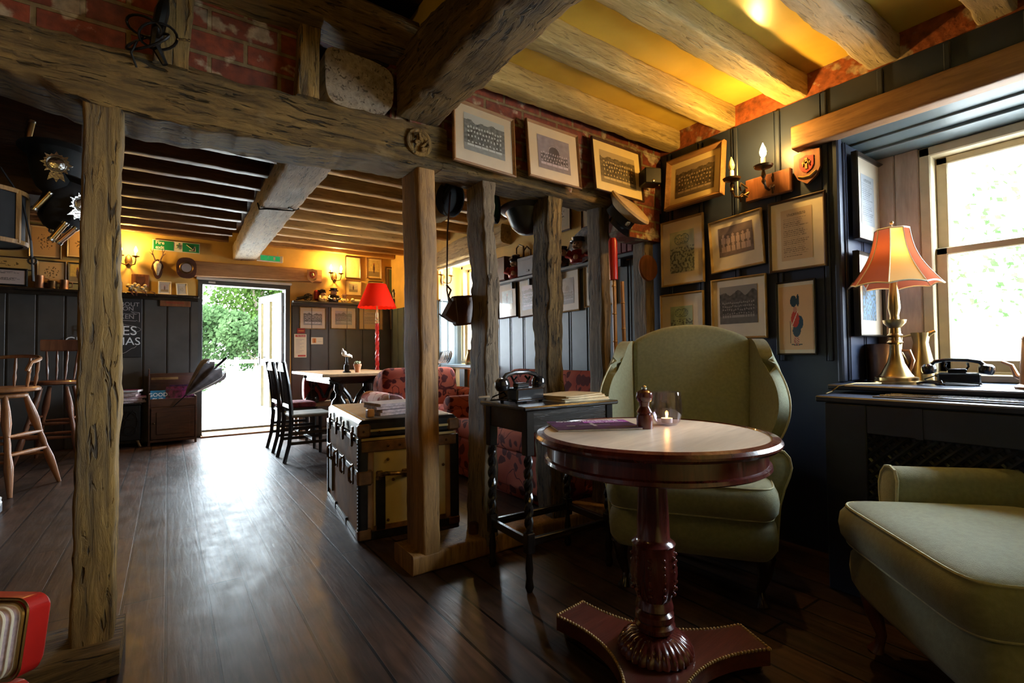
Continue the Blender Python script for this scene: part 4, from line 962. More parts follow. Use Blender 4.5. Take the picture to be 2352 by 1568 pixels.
# --- armchair with wings
def shell(fn, nu, nv, name, m, par, th=.06, label=None):
    b = B(); b.grid(fn, nu, nv); o = part(name, b, m, par, label, smooth=80)
    s_ = o.modifiers.new('s', 'SOLIDIFY'); s_.thickness = th; s_.offset = 0
    bv = o.modifiers.new('b', 'BEVEL'); bv.width = th * .42; bv.segments = 4; bv.limit_method = 'ANGLE'; bv.angle_limit = R(50)
    return o
def armchair(label, loc, rz, legm, group, wings=True):
    t = thing('armchair', label, 'armchair', loc, rz, group)
    g = M['green']
    b = B(); b.boxcushion((0, .27, .285), (.65, .60, .165), bulge=.075, dome=.01); part('seat_frame', b, g, t, smooth=80)
    b = B(); b.boxcushion((0, .24, .437), (.66, .60, .13), bulge=.075, dome=.035); cu = part('seat_cushion', b, g, t, smooth=80)
    b = B()
    for z in (.375, .502):
        pts = []
        for k in range(72):
            a = 2 * math.pi * k / 72; e = .22
            pts.append((.331 * math.copysign(abs(math.cos(a)) ** e, math.cos(a)), .24 + .301 * math.copysign(abs(math.sin(a)) ** e, math.sin(a)), z))
        b.tube(pts, .0045, 5, closed=True)
    part('piping', b, M['green_pipe'], cu)
    prof = [(.285, .22), (.345, .22), (.352, .30), (.362, .40), (.382, .47), (.402, .52), (.412, .56), (.405, .60), (.385, .625), (.355, .63), (.325, .62), (.305, .59), (.295, .52), (.285, .40)]
    for sx in (-1, 1):
        b = B(); pp = [(sx * x, z) for x, z in prof]
        n = len(pp); st = [(.10, .0), (.085, .004), (.08, .012)]; v = []; yy = [.075, .08, .095, .35, .62]
        inset = [.014, .005, 0, 0, 0]
        cx, cz = sx * .345, .44
        for y, i_ in zip(yy, inset):
            for x, z in pp:
                d = Vector((x - cx, z - cz)); d = d * (1 - i_ / max(.05, d.length)); v.append((cx + d.x, y + (z - .22) * .12, cz + d.y))
        f = [tuple(range(n)), tuple(range(4 * n, 5 * n))]
        for j in range(4):
            for i in range(n): f.append((j * n + i, j * n + (i + 1) % n, (j + 1) * n + (i + 1) % n, (j + 1) * n + i))
        b.add(v, f); ar = part('arm', b, g, t, smooth=60)
        b = B(); b.tube([(x, .078 + (z - .22) * .12, z) for x, z in pp], .0055, 5, closed=True); part('piping', b, M['green_pipe'], ar)
    def bk(u, v):
        x = (u * 2 - 1) * (.29 + .02 * v); zt = 1.205 - .085 * abs(u * 2 - 1) ** 2.2
        z = .42 + (zt - .42) * v
        return (x, .585 + (z - .42) * .20 - .02 * math.sin(math.pi * v) * (1 - (u * 2 - 1) ** 2), z)
    shell(bk, 20, 20, 'backrest', g, t, .085)
    for sx in (-1, 1) if wings else ():
        def wg(u, v, sx=sx):
            zt = 1.115 + .012 * math.sin(u * 3) - .10 * u ** 3; z = .58 + (zt - .58) * v
            ext = .19 + .10 * math.sin(math.pi * min(1, v * 1.05) ** .9) - .03 * v
            return (sx * (.305 + .10 * u * math.sin(math.pi * (.12 + .76 * v)) + .015 * u + .02 * v), .60 + (z - .42) * .20 - ext * u, z)
        w = shell(wg, 12, 18, 'wing', g, t, .06)
        b = B(); b.tube([(lambda p: (p[0] + sx * .02, p[1] - .028, p[2]))(wg(1, v / 18)) for v in range(19)], .005, 5); part('piping', b, M['green_pipe'], w)
    for sx, y, fr in ((-1, .04, 1), (1, .04, 1), (-1, .52, 0), (1, .52, 0)):
        b = B(); x = sx * .28
        if fr: b.tube([(x, y, .24), (x + sx * .018, y - .015, .20), (x + sx * .012, y - .012, .13), (x - sx * .004, y + .004, .06), (x, y - .004, .025), (x + sx * .004, y - .012, .0)], [.036, .038, .026, .016, .017, .027], 12)
        else: b.tube([(x, y, .25), (x, y + .02, .12), (x, y + .06, .0)], [.026, .022, .018], 10)
        part('leg', b, legm, t)
    return t
armchair('olive green wing armchair facing the round table with its back to the pictures', (1.835, 1.32, 0), -56, M['dark_leg'], 'olive armchairs')
armchair('olive green armchair nearest the viewer, sunlit seat beside the radiator cover', (1.82, .535, 0), -135, M['red_leg'], 'olive armchairs', wings=False)

# --- occasional table with barley twist legs
t = thing('side_table', 'black oak side table on barley twist legs carrying the telephone', 'table', (1.565, 1.925, 0), -2)
W_, D_ = .285, .20
b = B(); b.bbox(-W_, W_, -D_, D_, .80, .82, .006); part('table_top', b, M['black_oak'], t, smooth=0)
b = B()
for s_ in (-1, 1):
    b.bbox(-W_ + .05, W_ - .05, s_ * (D_ - .035) - .01, s_ * (D_ - .035) + .01, .70, .80, .003); b.bbox(s_ * (W_ - .04) - .01, s_ * (W_ - .04) + .01, -D_ + .05, D_ - .05, .70, .80, .003)
part('apron', b, M['black_oak'], t, smooth=0)
for sx in (-1, 1):
    for sy in (-1, 1):
        x, y = sx * (W_ - .045), sy * (D_ - .04); b = B()
        b.bbox(x - .021, x + .021, y - .021, y + .021, .60, .80, .003); b.bbox(x - .02, x + .02, y - .02, y + .02, .17, .26, .003)
        for ph in (0, math.pi):
            b.tube([(x + .009 * math.cos(k * .5 + ph), y + .009 * math.sin(k * .5 + ph), .26 + k * .0085) for k in range(41)], .0125, 8)
        b.lathe([(.012, 0), (.02, .02), (.014, .06), (.018, .1), (.012, .17)], 12, c=(x, y))
        part('leg', b, M['black_turn'], t)
for s_ in (-1, 1):
    b = B(); b.bbox(-W_ + .06, W_ - .06, s_ * (D_ - .04) - .011, s_ * (D_ - .04) + .011, .20, .235, .003); part('stretcher', b, M['black_oak'], t, smooth=0)
    b = B(); b.bbox(s_ * (W_ - .045) - .011, s_ * (W_ - .045) + .011, -D_ + .055, D_ - .055, .20, .235, .003); part('stretcher', b, M['black_oak'], t, smooth=0)

# --- telephones
def phone(label, loc, rz, s=1):
    t = thing('telephone', label, 'telephone', loc, rz, 'black telephones', s=s)
    b = B(); b.bbox(-.10, .10, -.075, .075, .012, .075, .008); b.bbox(-.105, .105, -.08, .08, .008, .018, .004)
    for x in (-.085, .085):
        for y in (-.06, .06): b.lathe([(.01, 0), (.012, .01)], 8, c=(x, y))
    part('body', b, M['black_plastic'], t, smooth=0)
    b = B(); b.bbox(-.045, .045, -.02, .02, .075, .10, .005)
    for s_ in (-1, 1): b.tube([(s_ * .04, 0, .09), (s_ * .055, 0, .115), (s_ * .05, -.02, .135), ], .006, 6); b.tube([(s_ * .055, 0, .115), (s_ * .05, .02, .135)], .006, 6)
    part('cradle', b, M['black_plastic'], t)
    b = B(); b.tube([(-.13, 0, .115), (-.105, 0, .143), (-.05, 0, .155), (.05, 0, .155), (.105, 0, .143), (.13, 0, .115)], [.014, .013, .011, .011, .013, .014], 10)
    for s_ in (-1, 1):
        b.at((s_ * .135, 0, .10), (0, R(s_ * 12), 0)).lathe([(.02, .03), (.036, .018), (.04, 0), (.04, -.012), (.034, -.03), (.02, -.034)], 20)
    b.at(); part('handset', b, M['black_plastic'], t)
    b = B(); b.tube([(-.09, .02, .06), (-.15, .06, .03), (-.13, .1, .01), (-.02, .1, .008), (.08, .09, .008)], .004, 6); part('cord', b, M['black_gloss'], t)
    return t
phone('black bakelite telephone on the oak side table', (1.42, 1.96, .82), 8, .92)
phone('black bakelite telephone on the window sill against the light', (2.97, .69, .89), -70, .74)
# old maps
for k in range(5):
    b = B(); rr = random.Random(k + 3); pts = []
    for q in range(26):
        a = 2 * math.pi * q / 26; e = .35; r1 = (.155 + .012 * rr.random(), .105 + .012 * rr.random())
        pts.append((r1[0] * math.copysign(abs(math.cos(a)) ** e, math.cos(a)), r1[1] * math.copysign(abs(math.sin(a)) ** e, math.sin(a))))
    b.prism(pts, 0, .004, 'z')
    single('paper_sheet', b, M['paper'], 'tattered yellow paper in the pile on the oak side table, %s' % ['bottom sheet', 'second from bottom', 'middle sheet', 'second from top', 'top sheet'][k], 'paper', (1.70 + .01 * (k % 2), 1.885 + .008 * k, .8205 + .0055 * k), -6 + 5 * k, 'tattered papers on the side table', rx=.5 * (k % 2))

# --- things on the round table
zt = .793
t = thing('magazine', 'purple covered magazine lying on the round table', 'magazine', (1.235, 1.275, zt), -28)
b = B(); b.bbox(-.145, .145, -.098, .098, 0, .006, .001); part('pages', b, M['mag_white'], t, smooth=0)
b = B(); b.box(-.147, .147, -.1, .1, .006, .0075); cv = part('cover', b, M['purple'], t, smooth=0)
b = B(); b.box(-.02, .147, .035, .1, .0075, .0082); part('violet_band', b, M['violet'], cv, smooth=0)
text('lettering', 'OXFORDSHIRE', .035, M['white_txt'], cv, (.0, .078, .0084), 0, rx=0, ext=.0002)
text('lettering', 'LIMITED EDITION', .017, M['white_txt'], cv, (.06, .045, .0084), 0, rx=0, ext=.0002)
b = B(); b.box(-.006, .006, -.04, .03, .0076, .008); b.box(-.05, .06, -.01, -.005, .0076, .008); b.box(-.1, -.07, -.03, -.02, .0076, .008); part('cover_picture', b, M['grey_txt'], cv, smooth=0)
t = thing('pepper_mill', 'turned dark wood pepper mill on the round table', 'pepper mill', (1.345, 1.135, zt))
b = B(); b.lathe([(.027, 0), (.0275, .035), (.026, .045), (.021, .05), (.027, .056), (.0225, .064), (.016, .075), (.019, .09)], 26); part('body', b, M['mahogany'], t)
b = B(); b.lathe([(.021, .091), (.026, .098), (.029, .108), (.027, .122), (.018, .129), (.008, .132)], 26); part('turning_cap', b, M['mahogany'], t)
b = B(); b.lathe([(.004, .13), (.009, .134), (.009, .142), (.004, .146), (.001, .147)], 14); part('knob', b, M['silver'], t)
t = thing('tealight_holder', 'smoky glass tumbler with a burning tealight on the round table', 'candle holder', (1.47, 1.14, zt))
b = B(); b.lathe([(.001, .001), (.034, .002), (.046, .014), (.054, .045), (.053, .085), (.049, .118), (.0475, .118), (.0515, .085), (.0525, .045), (.045, .016), (.034, .007), (.001, .006)], 40, cap=False); part('glass', b, M['glass_mauve'], t)
b = B(); b.lathe([(.019, .008), (.02, .024), (.018, .024), (.017, .021), (.001, .021)], 20, cap=False); cd = part('tealight', b, M['wax'], t)
M['flame'] = litmat('candle_flame', (1, .55, .16), 45)
b = B(); b.lathe([(.001, .024), (.004, .029), (.0035, .036), (.001, .044)], 10); part('flame', b, M['flame'], cd)
lamp('tealight_flame', (1.47, 1.14, zt + .045), .12, (1, .45, .12), .006)

# --- travelling trunk
t = thing('travelling_trunk', 'old cabin trunk with cream ends, brass latches and black edging', 'trunk', (.885, 2.80, 0), -6)
X, Y, Z = .615, 1.13, .685
b = B(); b.bbox(.012, X - .012, .012, Y - .012, .012, .565, .004); part('body', b, M['trunk_body'], t, smooth=0)
b = B(); b.box(.09, X - .09, .006, .013, .075, .50); part('cream_panel', b, M['canvas'], t, 'cream end panel', smooth=0)
ld = None
b = B(); b.bbox(.008, X - .008, .008, Y - .008, .575, Z - .004, .018); ld = part('lid', b, M['trunk_black'], t, smooth=30)
b = B(); b.box(.05, X - .05, .05, Y - .05, Z - .006, Z - .001); part('lid_top', b, M['trunk_top'], ld, smooth=0)
b = B(); b.box(.06, X - .06, .002, .009, .615, .628); b.box(.02, X - .02, .001, .008, .566, .58); part('tan_strip', b, M['canvas'], ld, smooth=0)
b = B()
for x in (0, X - .055): b.bbox(x, x + .055, 0, .02, .01, .56, .004)
b.bbox(0, X, 0, .02, .0, .05, .004); b.bbox(.10, .155, -.004, .016, .05, .36, .004)
for y in (.0, Y - .03): b.bbox(0, .02, y, y + .03, 0, .56, .004)
b.bbox(0, .02, 0, Y, 0, .03, .004); b.bbox(-.002, .018, 0, Y, .55, .58, .004); b.bbox(-.002, .016, 0, Y, .365, .40, .003); b.bbox(X - .02, X, 0, .03, 0, .56, .004)
for y in (.36, .75): b.bbox(-.004, .016, y, y + .02, .0, .04, .003)
part('edging', b, M['trunk_black'], t, smooth=0)
b = B(); b.bbox(.02, X - .02, -.003, .02, .50, .562, .003); part('tan_rail', b, M['trunk_tan'], t, smooth=0)
b = B(); b.box(.09, X - .09, -.002, .02, .05, .078); part('tan_rail', b, M['trunk_tan'], t, smooth=0)
for args in ((-.004, .074, -.006, .05, .585, .66), (X - .074, X + .004, -.006, .05, .585, .66), (-.006, .085, -.006, .04, .31, .40), (-.004, .08, -.006, .06, -.0, .07), (X - .075, X + .005, -.005, .05, 0, .06)):
    b = B(); b.bbox(*args, .012); part('leather_corner', b, M['trunk_tan'], t)
b = B()
for k in range(26): b.ball((-.001, .012, .05 + k * .02), .0045, 6)
for x, z in ((.17, .53), (.17, .45), (.24, .53), (.44, .53), (.53, .53), (.2, .33), (.17, .1), (.51, .38), (.12, .61), (.03, .62)): b.ball((x, -.001, z), .009, 8)
part('studs', b, M['bronze'], t)
for i, y in enumerate((.10, .37, .64, .95)):
    b = B(); y = 1.03 - (i * .27 if i < 3 else .88)
    y = (.13, .42, .66, .93)[i]
    b.bbox(-.016, .002, y - .028, y + .028, .60, .64, .008); b.bbox(-.022, -.004, y - .02, y + .02, .52, .61, .008); b.lathe([(.024, 0), (.028, .004), (.02, .012)], 14); b.v = b.v[:-42] if 0 else b.v
    part('latch', (lambda q: (q.bbox(-.012, .0, y - .022, y + .022, .60, .64, .008), q.bbox(-.018, -.002, y - .013, y + .013, .52, .61, .006), q.lathe([(.001, .0)], 3, cap=False), q)[-1])(B()), M['rust'], t)
    q = B(); q.bbox(-.010, 0, y - .014, y + .014, .30, .42, .006); q.tube([(-.012, y, .41), (-.024, y, .395), (-.026, y, .36), (-.024, y, .325), (-.012, y, .31)], .007, 8); part('hasp', q, M['rust'], t)
q = B(); q.tube([(.12, -.004, .36), (.15, -.03, .375), (.20, -.038, .372), (.25, -.022, .365), (.27, -.004, .36)], [.016, .013, .012, .011, .014], 8); q.bbox(.1, .14, -.012, .004, .335, .39, .006); q.bbox(.25, .285, -.012, .004, .335, .385, .006); part('handle', q, M['rust'], t)
q = B(); q.box(-.0015, .012, .90, 1.02, .08, .33); part('paper_label', q, M['trunk_top'], t, 'faded paper label', smooth=0)
# on the trunk
def mag(label, loc, rz, w, d, h, cov, group=None, pages='mag_white', name='magazine'):
    t = thing(name, label, 'magazine', loc, rz, group)
    b = B(); b.bbox(-w / 2, w / 2, -d / 2, d / 2, 0, h, .001); part('pages', b, M[pages], t, smooth=0)
    b = B(); b.box(-w / 2 - .001, w / 2 + .001, -d / 2 - .001, d / 2 + .001, h, h + .0012); part('cover', b, M[cov], t, smooth=0); return t
tz = .685
for k, (dx, dy, rz, cov, l) in enumerate(((0, 0, 4, 'mag_pink', 'lowest glossy magazine of the pile on the trunk'), (.01, .01, 6, 'purple', 'second glossy magazine of the pile on the trunk'), (-.01, .02, 2, 'mag_pink', 'third glossy magazine in the pile on the trunk'), (.0, .03, 8, 'mag_white', 'topmost pale glossy magazine of the pile on the trunk'))):
    mag(l, (1.20 + dx, 3.05 + dy, tz + k * .0175), rz, .29, .22, .016, cov, 'magazines on the trunk', 'mag_pink')
t = thing('pillar_candle', 'small amber candle stub in front of the trunk magazines', 'candle', (.99, 2.93, tz))
b = B(); b.bbox(-.012, .03, -.02, .02, 0, .045, .004); part('stub', b, M['bamboo'], t); b = B(); b.tube([(.01, 0, .044), (.01, 0, .055)], .001, 5); part('wick', b, M['iron'], t)
t = thing('glass_tumbler', 'clear glass candle tumbler on the trunk by the sawn post', 'glass', (1.30, 3.28, tz))
b = B(); b.lathe([(.001, .001), (.03, .002), (.042, .02), (.047, .06), (.045, .105), (.043, .105), (.045, .06), (.04, .022), (.028, .008), (.001, .007)], 28, cap=False); part('glass', b, M['glass_mauve'], t)
b = B(); b.lathe([(.02, .009), (.02, .026), (.001, .026)], 14, cap=False); part('tealight', b, M['wax'], t)

# --- sofas
def sofa(label, loc, rz, Wd, cushions, m, leftm=None, group='rust floral sofas', hb=.90):
    """front at y=0 facing -y, width Wd along x"""
    t = thing('sofa', label, 'sofa', loc, rz, group)
    h = Wd / 2
    b = B(); b.soft((0, .42, .22), (Wd - .02, .82, .30), .16, 40, 14); b.bbox(-h + .04, h - .04, .03, .8, .02, .30, .01); part('base', b, m, t, smooth=60)
    iw = (Wd - .36) / cushions
    for k in range(cushions):
        cx = -h + .18 + iw * (k + .5)
        b = B(); b.soft((cx, .36, .42), (iw * 1.01, .72, .17), .25, 32, 14, .08); part('seat_cushion', b, m, t, smooth=60)
        b = B(); b.at((cx, .72, .68), (R(-12), 0, 0)).soft((0, 0, 0), (iw * 1.02, .24, .46), .3, 32, 14); b.at(); part('back_cushion', b, m, t, smooth=60)
    b = B(); b.at((0, .82, .52), (R(-8), 0, 0)).soft((0, 0, 0), (Wd - .34, .22, hb - .14), .25, 40, 16); b.at(); part('backrest', b, m, t, smooth=60)
    for sx in (-1, 1):
        mm = leftm if (leftm and sx < 0) else m
        b = B(); b.soft((sx * (h - .09), .42, .36), (.18, .80, .52), .22, 28, 14)
        b.tube([(sx * (h - .09), .03, .60), (sx * (h - .09), .05, .60), (sx * (h - .09), .42, .60), (sx * (h - .09), .78, .60), (sx * (h - .09), .80, .60)], [.07, .095, .10, .095, .07], 16, sq=.85); part('arm', b, mm, t, smooth=60)
    for sx in (-1, 1):
        for y in (.08, .76):
            b = B(); b.lathe([(.016, 0), (.022, .05), (.026, .08)], 10, c=(sx * (h - .08), y)); part('foot', b, M['dark_leg'], t)
    return t
sofa('rust floral sofa along the side wall, seen between the partition posts', (2.04, 3.28, 0), -90, 1.62, 2, M['floral']).scale = (1, .96, 1)
sofa('rust floral sofa behind the trunk with one floral arm coloured pink as lit by the door', (2.30, 4.42, 0), 0, 1.24, 2, M['floral'], M['floral_lit'], hb=.86)

# --- dining table, refectory type
t = thing('dining_table', 'long pale topped refectory table near the open door', 'table', (1.86, 6.3, 0), 0)
b = B(); b.bbox(-.50, .50, -.80, .80, .825, .86, .006); part('table_top', b, M['dining'], t, smooth=0)
b = B()
for x in (-.36, .36): b.bbox(x - .02, x + .02, -.62, .62, .74, .825, .004)
for y in (-.62, .62): b.bbox(-.36, .36, y - .02, y + .02, .74, .825, .004)
part('apron', b, M['black_oak'], t, smooth=0)
for x in (-.30, .02):
    for y in (-.70, .55):
        b = B(); b.lathe([(.05, 0), (.05, .08), (.03, .10), (.035, .30), (.06, .36), (.085, .43), (.09, .50), (.075, .56), (.04, .60), (.035, .64), (.055, .68), (.05, .74)], 22, c=(x, y)); part('leg', b, M['black_turn'], t)
for y in (-.70, .55):
    b = B(); b.bbox(-.30, .02, y - .03, y + .03, .02, .08, .005); part('stretcher', b, M['black_oak'], t, smooth=0)
    b = B(); b.tube([(-.40, y, .80), (-.28, y, .72), (-.19, y, .60), (-.15, y, .50)], .022, 6); part('brace', b, M['black_oak'], t)
    b = B(); b.tube([(.14, y, .80), (-.0, y, .72), (-.09, y, .60), (-.13, y, .50)], .022, 6); part('brace', b, M['black_oak'], t)
# candlestick and cactus
t = thing('candlestick', 'black candlestick smothered in white dripped wax on the long table', 'candlestick', (1.72, 5.85, .86))
b = B(); b.lathe([(.045, 0), (.048, .01), (.03, .02), (.034, .05), (.03, .09), (.014, .105), (.018, .12), (.012, .14), (.012, .18), (.02, .185)], 16); part('stem', b, M['iron'], t)
b = B(); b.ball((0, 0, .20), .036, sz=.5); b.ball((-.03, 0, .225), .03, sz=1.1); b.ball((.03, .0, .195), .026, sz=.6); b.tube([(-.035, 0, .22), (-.045, 0, .26), (-.05, 0, .285)], [.022, .014, .004], 8); b.tube([(.02, 0, .21), (.055, 0, .195), (.06, 0, .17)], [.015, .01, .004], 6); part('melted_wax', b, M['wax'], t)
t = thing('potted_cactus', 'small cactus in a terracotta pot on the long table', 'plant', (1.83, 5.80, .86))
b = B(); b.lathe([(.028, 0), (.042, .075), (.046, .078), (.046, .10), (.04, .10), (.038, .09), (.001, .088)], 20, cap=False); part('pot', b, M['terra'], t)
b = B()
for k in range(9): b.ball((.024 * math.cos(k * .7) * (k > 0), .024 * math.sin(k * .7) * (k > 0), .105 + .006 * (k % 3)), .017, 8)
part('cactus', b, M['cactus'], t)
# chairs at the long table
def dchair(label, loc, rz, m='chair_black', seat='chair_black', group='black chairs at the long table', splat=True):
    t = thing('dining_chair', label, 'chair', loc, rz, group)
    b = B(); b.bbox(-.21, .21, -.19, .21, .44, .475, .01); part('seat', b, M[seat], t, smooth=0)
    for sx in (-1, 1):
        b = B(); x = sx * .19
        b.tube([(x, .27, 0), (x, .225, .18), (x, .205, .40), (x, .21, .55), (x, .235, .78), (x, .275, 1.0)], [.018, .019, .022, .021, .019, .017], 4)
        part('back_leg', b, M[m], t, smooth=0)
        b = B(); b.tube([(x, -.165, 0), (x, -.165, .44)], [.017, .021], 4); part('front_leg', b, M[m], t, smooth=0)
    b = B(); b.bbox(-.19, .19, .245, .275, .90, .985, .006)
    if splat:
        for x in (-.1, -.035, .035, .1): b.tube([(x, .21, .56), (x, .225, .72), (x, .25, .91)], .009, 5)
    b.bbox(-.19, .19, .20, .225, .53, .57, .004); part('backrest', b, M[m], t, smooth=0)
    b = B()
    for sx in (-1, 1): b.bbox(sx * .19 - .01, sx * .19 + .01, -.16, .21, .17, .2, .003); b.bbox(sx * .19 - .01, sx * .19 + .01, -.16, .21, .27, .30, .003)
    b.bbox(-.19, .19, -.01, .01, .2, .23, .003); part('stretcher', b, M[m], t, smooth=0)
    return t
dchair('nearest black slat-backed chair at the long table, grey seat', (1.22, 5.50, 0), 90, seat='chair_seat')
dchair('farther black slat-backed chair at the long table, nearer the open door', (1.22, 6.15, 0), 90)
b = B(); b.soft((0, 0, .03), (.40, .38, .075), .4, 24, 10, .2); single('tartan_cushion', b, M['tartan'], 'tartan seat cushion on the farther black chair', 'cushion', (1.22, 6.15, .470), 4, smooth=60)
b = B(); b.soft((0, 0, 0), (.34, .12, .36), .35, 24, 12); single('red_cushion', b, M['red_dark'], 'red woven cushion propped beneath the far end of the long table', 'cushion', (1.62, 6.9, .63), 10, smooth=60)
b = B(); b.bbox(-.4, .4, -.16, .16, .40, .45, .01)
for x in (-.34, .34):
    for y in (-.12, .12): b.bbox(x - .025, x + .025, y - .025, y + .025, 0, .4, .004)
single('bench', b, M['oak_light'], 'pale oak bench under the far end of the long table', 'bench', (1.74, 6.9, 0), 0, smooth=0)
t = dchair('pale carved wooden chair before the far side window', (2.72, 5.62, 0), 0, 'chair_pale', 'chair_pale', 'pale chair', False)
del t['group']; t.scale = (.8, .8, 1.10)
b = B(); pts = []
pts = [(-.19, .90), (-.19, 1.03), (-.15, 1.0), (-.08, .975), (0, .99), (.08, .975), (.15, 1.0), (.19, 1.03), (.19, .90), (.1, .87), (0, .885), (-.1, .87)]
b.prism(pts, .245, .285, 'y'); part('crest_rail', b, M['chair_pale'], t, smooth=0)

# --- bar stools
def stool(label, loc, rz, m, hoop):
    t = thing('bar_stool', label, 'bar stool', loc, rz, 'turned wooden bar stools')
    b = B(); b.lathe([(.001, .79), (.215, .79), (.235, .80), (.237, .82), (.22, .832), (.15, .826), (.001, .822)], 36, cap=False); 
    if hoop: b.lathe([(.001, .745), (.15, .745), (.16, .755), (.16, .77), (.15, .78), (.001, .78)], 28, cap=False); b.lathe([(.05, .775), (.05, .795)], 12)
    part('seat', b, M[m], t)
    for sx in (-1, 1):
        for sy in (-1, 1):
            b = B(); n = 15; P0 = Vector((sx * .10, sy * .10, .765)); P1 = Vector((sx * .255, sy * .255, 0))
            rs = [.017, .02, .026, .029, .03, .024, .018, .021, .018, .024, .028, .026, .022, .018, .014]
            b.tube([P0 + (P1 - P0) * k / 14 for k in range(15)], [r_ * 1.05 for r_ in rs], 12); part('leg', b, M[m], t)
    b = B()
    for z, q in ((.26, .2), (.40, .175)):
        for s_ in (-1, 1):
            b.tube([(-q, s_ * q, z), (-q * .4, s_ * q, z), (0, s_ * q, z), (q * .4, s_ * q, z), (q, s_ * q, z)], [.010, .015, .018, .015, .010], 8)
            b.tube([(s_ * q, -q, z + .05), (s_ * q, -q * .4, z + .05), (s_ * q, 0, z + .05), (s_ * q, q * .4, z + .05), (s_ * q, q, z + .05)], [.010, .015, .018, .015, .010], 8)
    part('stretcher', b, M[m], t)
    b = B()
    if hoop:
        arc = []
        for k in range(25):
            a = R(-15 + 210 * k / 24); arc.append((.225 * math.cos(a), .225 * math.sin(a), 1.02 + .06 * math.sin(math.pi * k / 24) - (.06 if k in (0, 24) else 0)))
        b.tube(arc, .015, 8)
    else:
        pts = [(-.21, .19), (-.12, .215), (0, .225), (.12, .215), (.21, .19)]
        b.grid(lambda u, v: ((u - .5) * .44, .21 + .03 * math.cos((u - .5) * 3), 1.15 + .10 * v), 10, 2); b.grid(lambda u, v: ((u - .5) * .44, .235 + .03 * math.cos((u - .5) * 3), 1.15 + .10 * v), 10, 2)
        b.tube([((u - 5) * .044, .225 + .03 * math.cos((u - 5) * .3), 1.25) for u in range(11)], .014, 6); b.tube([((u - 5) * .044, .225 + .03 * math.cos((u - 5) * .3), 1.15) for u in range(11)], .014, 6)
    part('back_rail', b, M[m], t)
    for k in range(8 if hoop else 5):
        b = B()
        if hoop:
            a = R(-8 + 196 * k / 7); p0 = (.20 * math.cos(a), .20 * math.sin(a), .82); p1 = (.225 * math.cos(a), .225 * math.sin(a), 1.03 + .05 * math.sin(math.pi * k / 7) - .01)
        else:
            u = (k - 2) * .09; p0 = (u * .8, .18, .82); p1 = (u, .25, 1.16)
        p0 = Vector(p0); p1 = Vector(p1); b.tube([p0 + (p1 - p0) * q / 6 for q in range(7)], [.007, .010, .014, .009, .013, .010, .007], 8); part('spindle', b, M[m], t)
    return t
stool('golden wooden bar stool with a hooped spindle back at the left edge', (-1.10, 5.62, 0), -25, 'stool', True)
stool('darker wooden bar stool with a broad top rail behind the leftmost post', (-.94, 6.95, 0), -10, 'stool_dark', False)
b = B(); b.box(-.4, .4, -.1, .1, 0, .1)
# white tub and low step at left edge
t = thing('white_tub', 'small white ribbed tub at the left edge of the floor', 'tub', (-.93, 4.72, 0.0))
b = B(); b.bbox(-.30, .0, -.12, .12, 0, .07, .01); part('plinth_block', b, M['grey_box'], t, smooth=0)
b = B(); b.lathe([(.085, .07), (.09, .09), (.085, .10), (.088, .12), (.075, .13), (.07, .17), (.06, .185), (.001, .19)], 24, c=(-.07, 0), cap=False); part('tub', b, M['white'], t)
# ================================================================ SMALL THINGS
M['badge'] = M['silver']
# hats, helmet and case behind the partition
def cap(label, loc, rot, crown, band, inside, group='peaked caps hung on the partition', r=.125, vis=True):
    t = thing('peaked_cap', label, 'cap', loc, 0, group); t.rotation_euler = rot
    b = B(); b.lathe([(.088, .03), (r * .9, .065), (r, .085), (r * .96, .098), (.001, .105)], 32, cap=False, sy=1.08); part('crown', b, M[crown], t)
    b = B(); b.lathe([(r * .985, .078), (r * 1.015, .086), (r * .985, .094)], 32, cap=False, sy=1.08); part('crown_piping', b, M['khaki'], t)
    b = B(); b.lathe([(.092, -.022), (.095, -.02), (.093, .035), (.085, .035), (.086, -.02), (.092, -.022)], 32, cap=False, sy=1.08); part('band', b, M[band], t)
    b = B(); b.lathe([(.001, .028), (.086, .028), (.084, -.01)], 28, cap=False, sy=1.06); part('lining', b, M[inside or 'black_felt'], t)
    if vis:
        b = B(); b.grid(lambda u, v: ((.094 + .05 * v * math.sin(math.pi * u) ** .7) * math.sin((u - .5) * 2.3), -(.100 + .055 * v * math.sin(math.pi * u) ** .7) * math.cos((u - .5) * 2.3), -.015 - .028 * v), 16, 5); part('visor', b, M['black_gloss'], t)
    b = B(); b.ball((0, -.104, .012), .017, 8, sz=1.3, sy=.4); part('badge', b, M['silver'], t)
    return t
cap('cream topped cap with black band hung sideways left of the crooked post', (1.345, 2.53, 1.955), (R(-56), R(-45), R(0)), 'khaki', 'black_felt', 'black_felt', r=.15)
cap('dark green cap half hidden behind the crooked post', (1.63, 2.52, 1.95), (R(-48), R(-85), R(0)), 'black_felt', 'black_felt', 'greenfelt')
cap('tan topped cap with black peak tilted on the slim grey post', (2.36, 2.16, 1.92), (R(48), R(18), R(0)), 'khaki', 'black_felt', None, r=.155)
t = thing('steel_helmet', 'grey steel helmet hung upside down by its leather strap', 'helmet', (1.87, 2.50, 1.965)); t.rotation_euler = (R(-4), R(4), 0)
b = B(); b.lathe([(.172, .006), (.175, .0), (.135, -.02), (.118, -.06), (.095, -.11), (.055, -.145), (.001, -.155)], 36, cap=False); b.lathe([(.172, .006), (.130, -.015), (.112, -.058), (.09, -.105), (.05, -.138), (.001, -.147)], 36, cap=False); part('shell', b, M['helmet'], t)
b = B(); b.lathe([(.128, -.014), (.122, -.05), (.115, -.05), (.12, -.014)], 28, cap=False); part('liner', b, M['black_felt'], t)
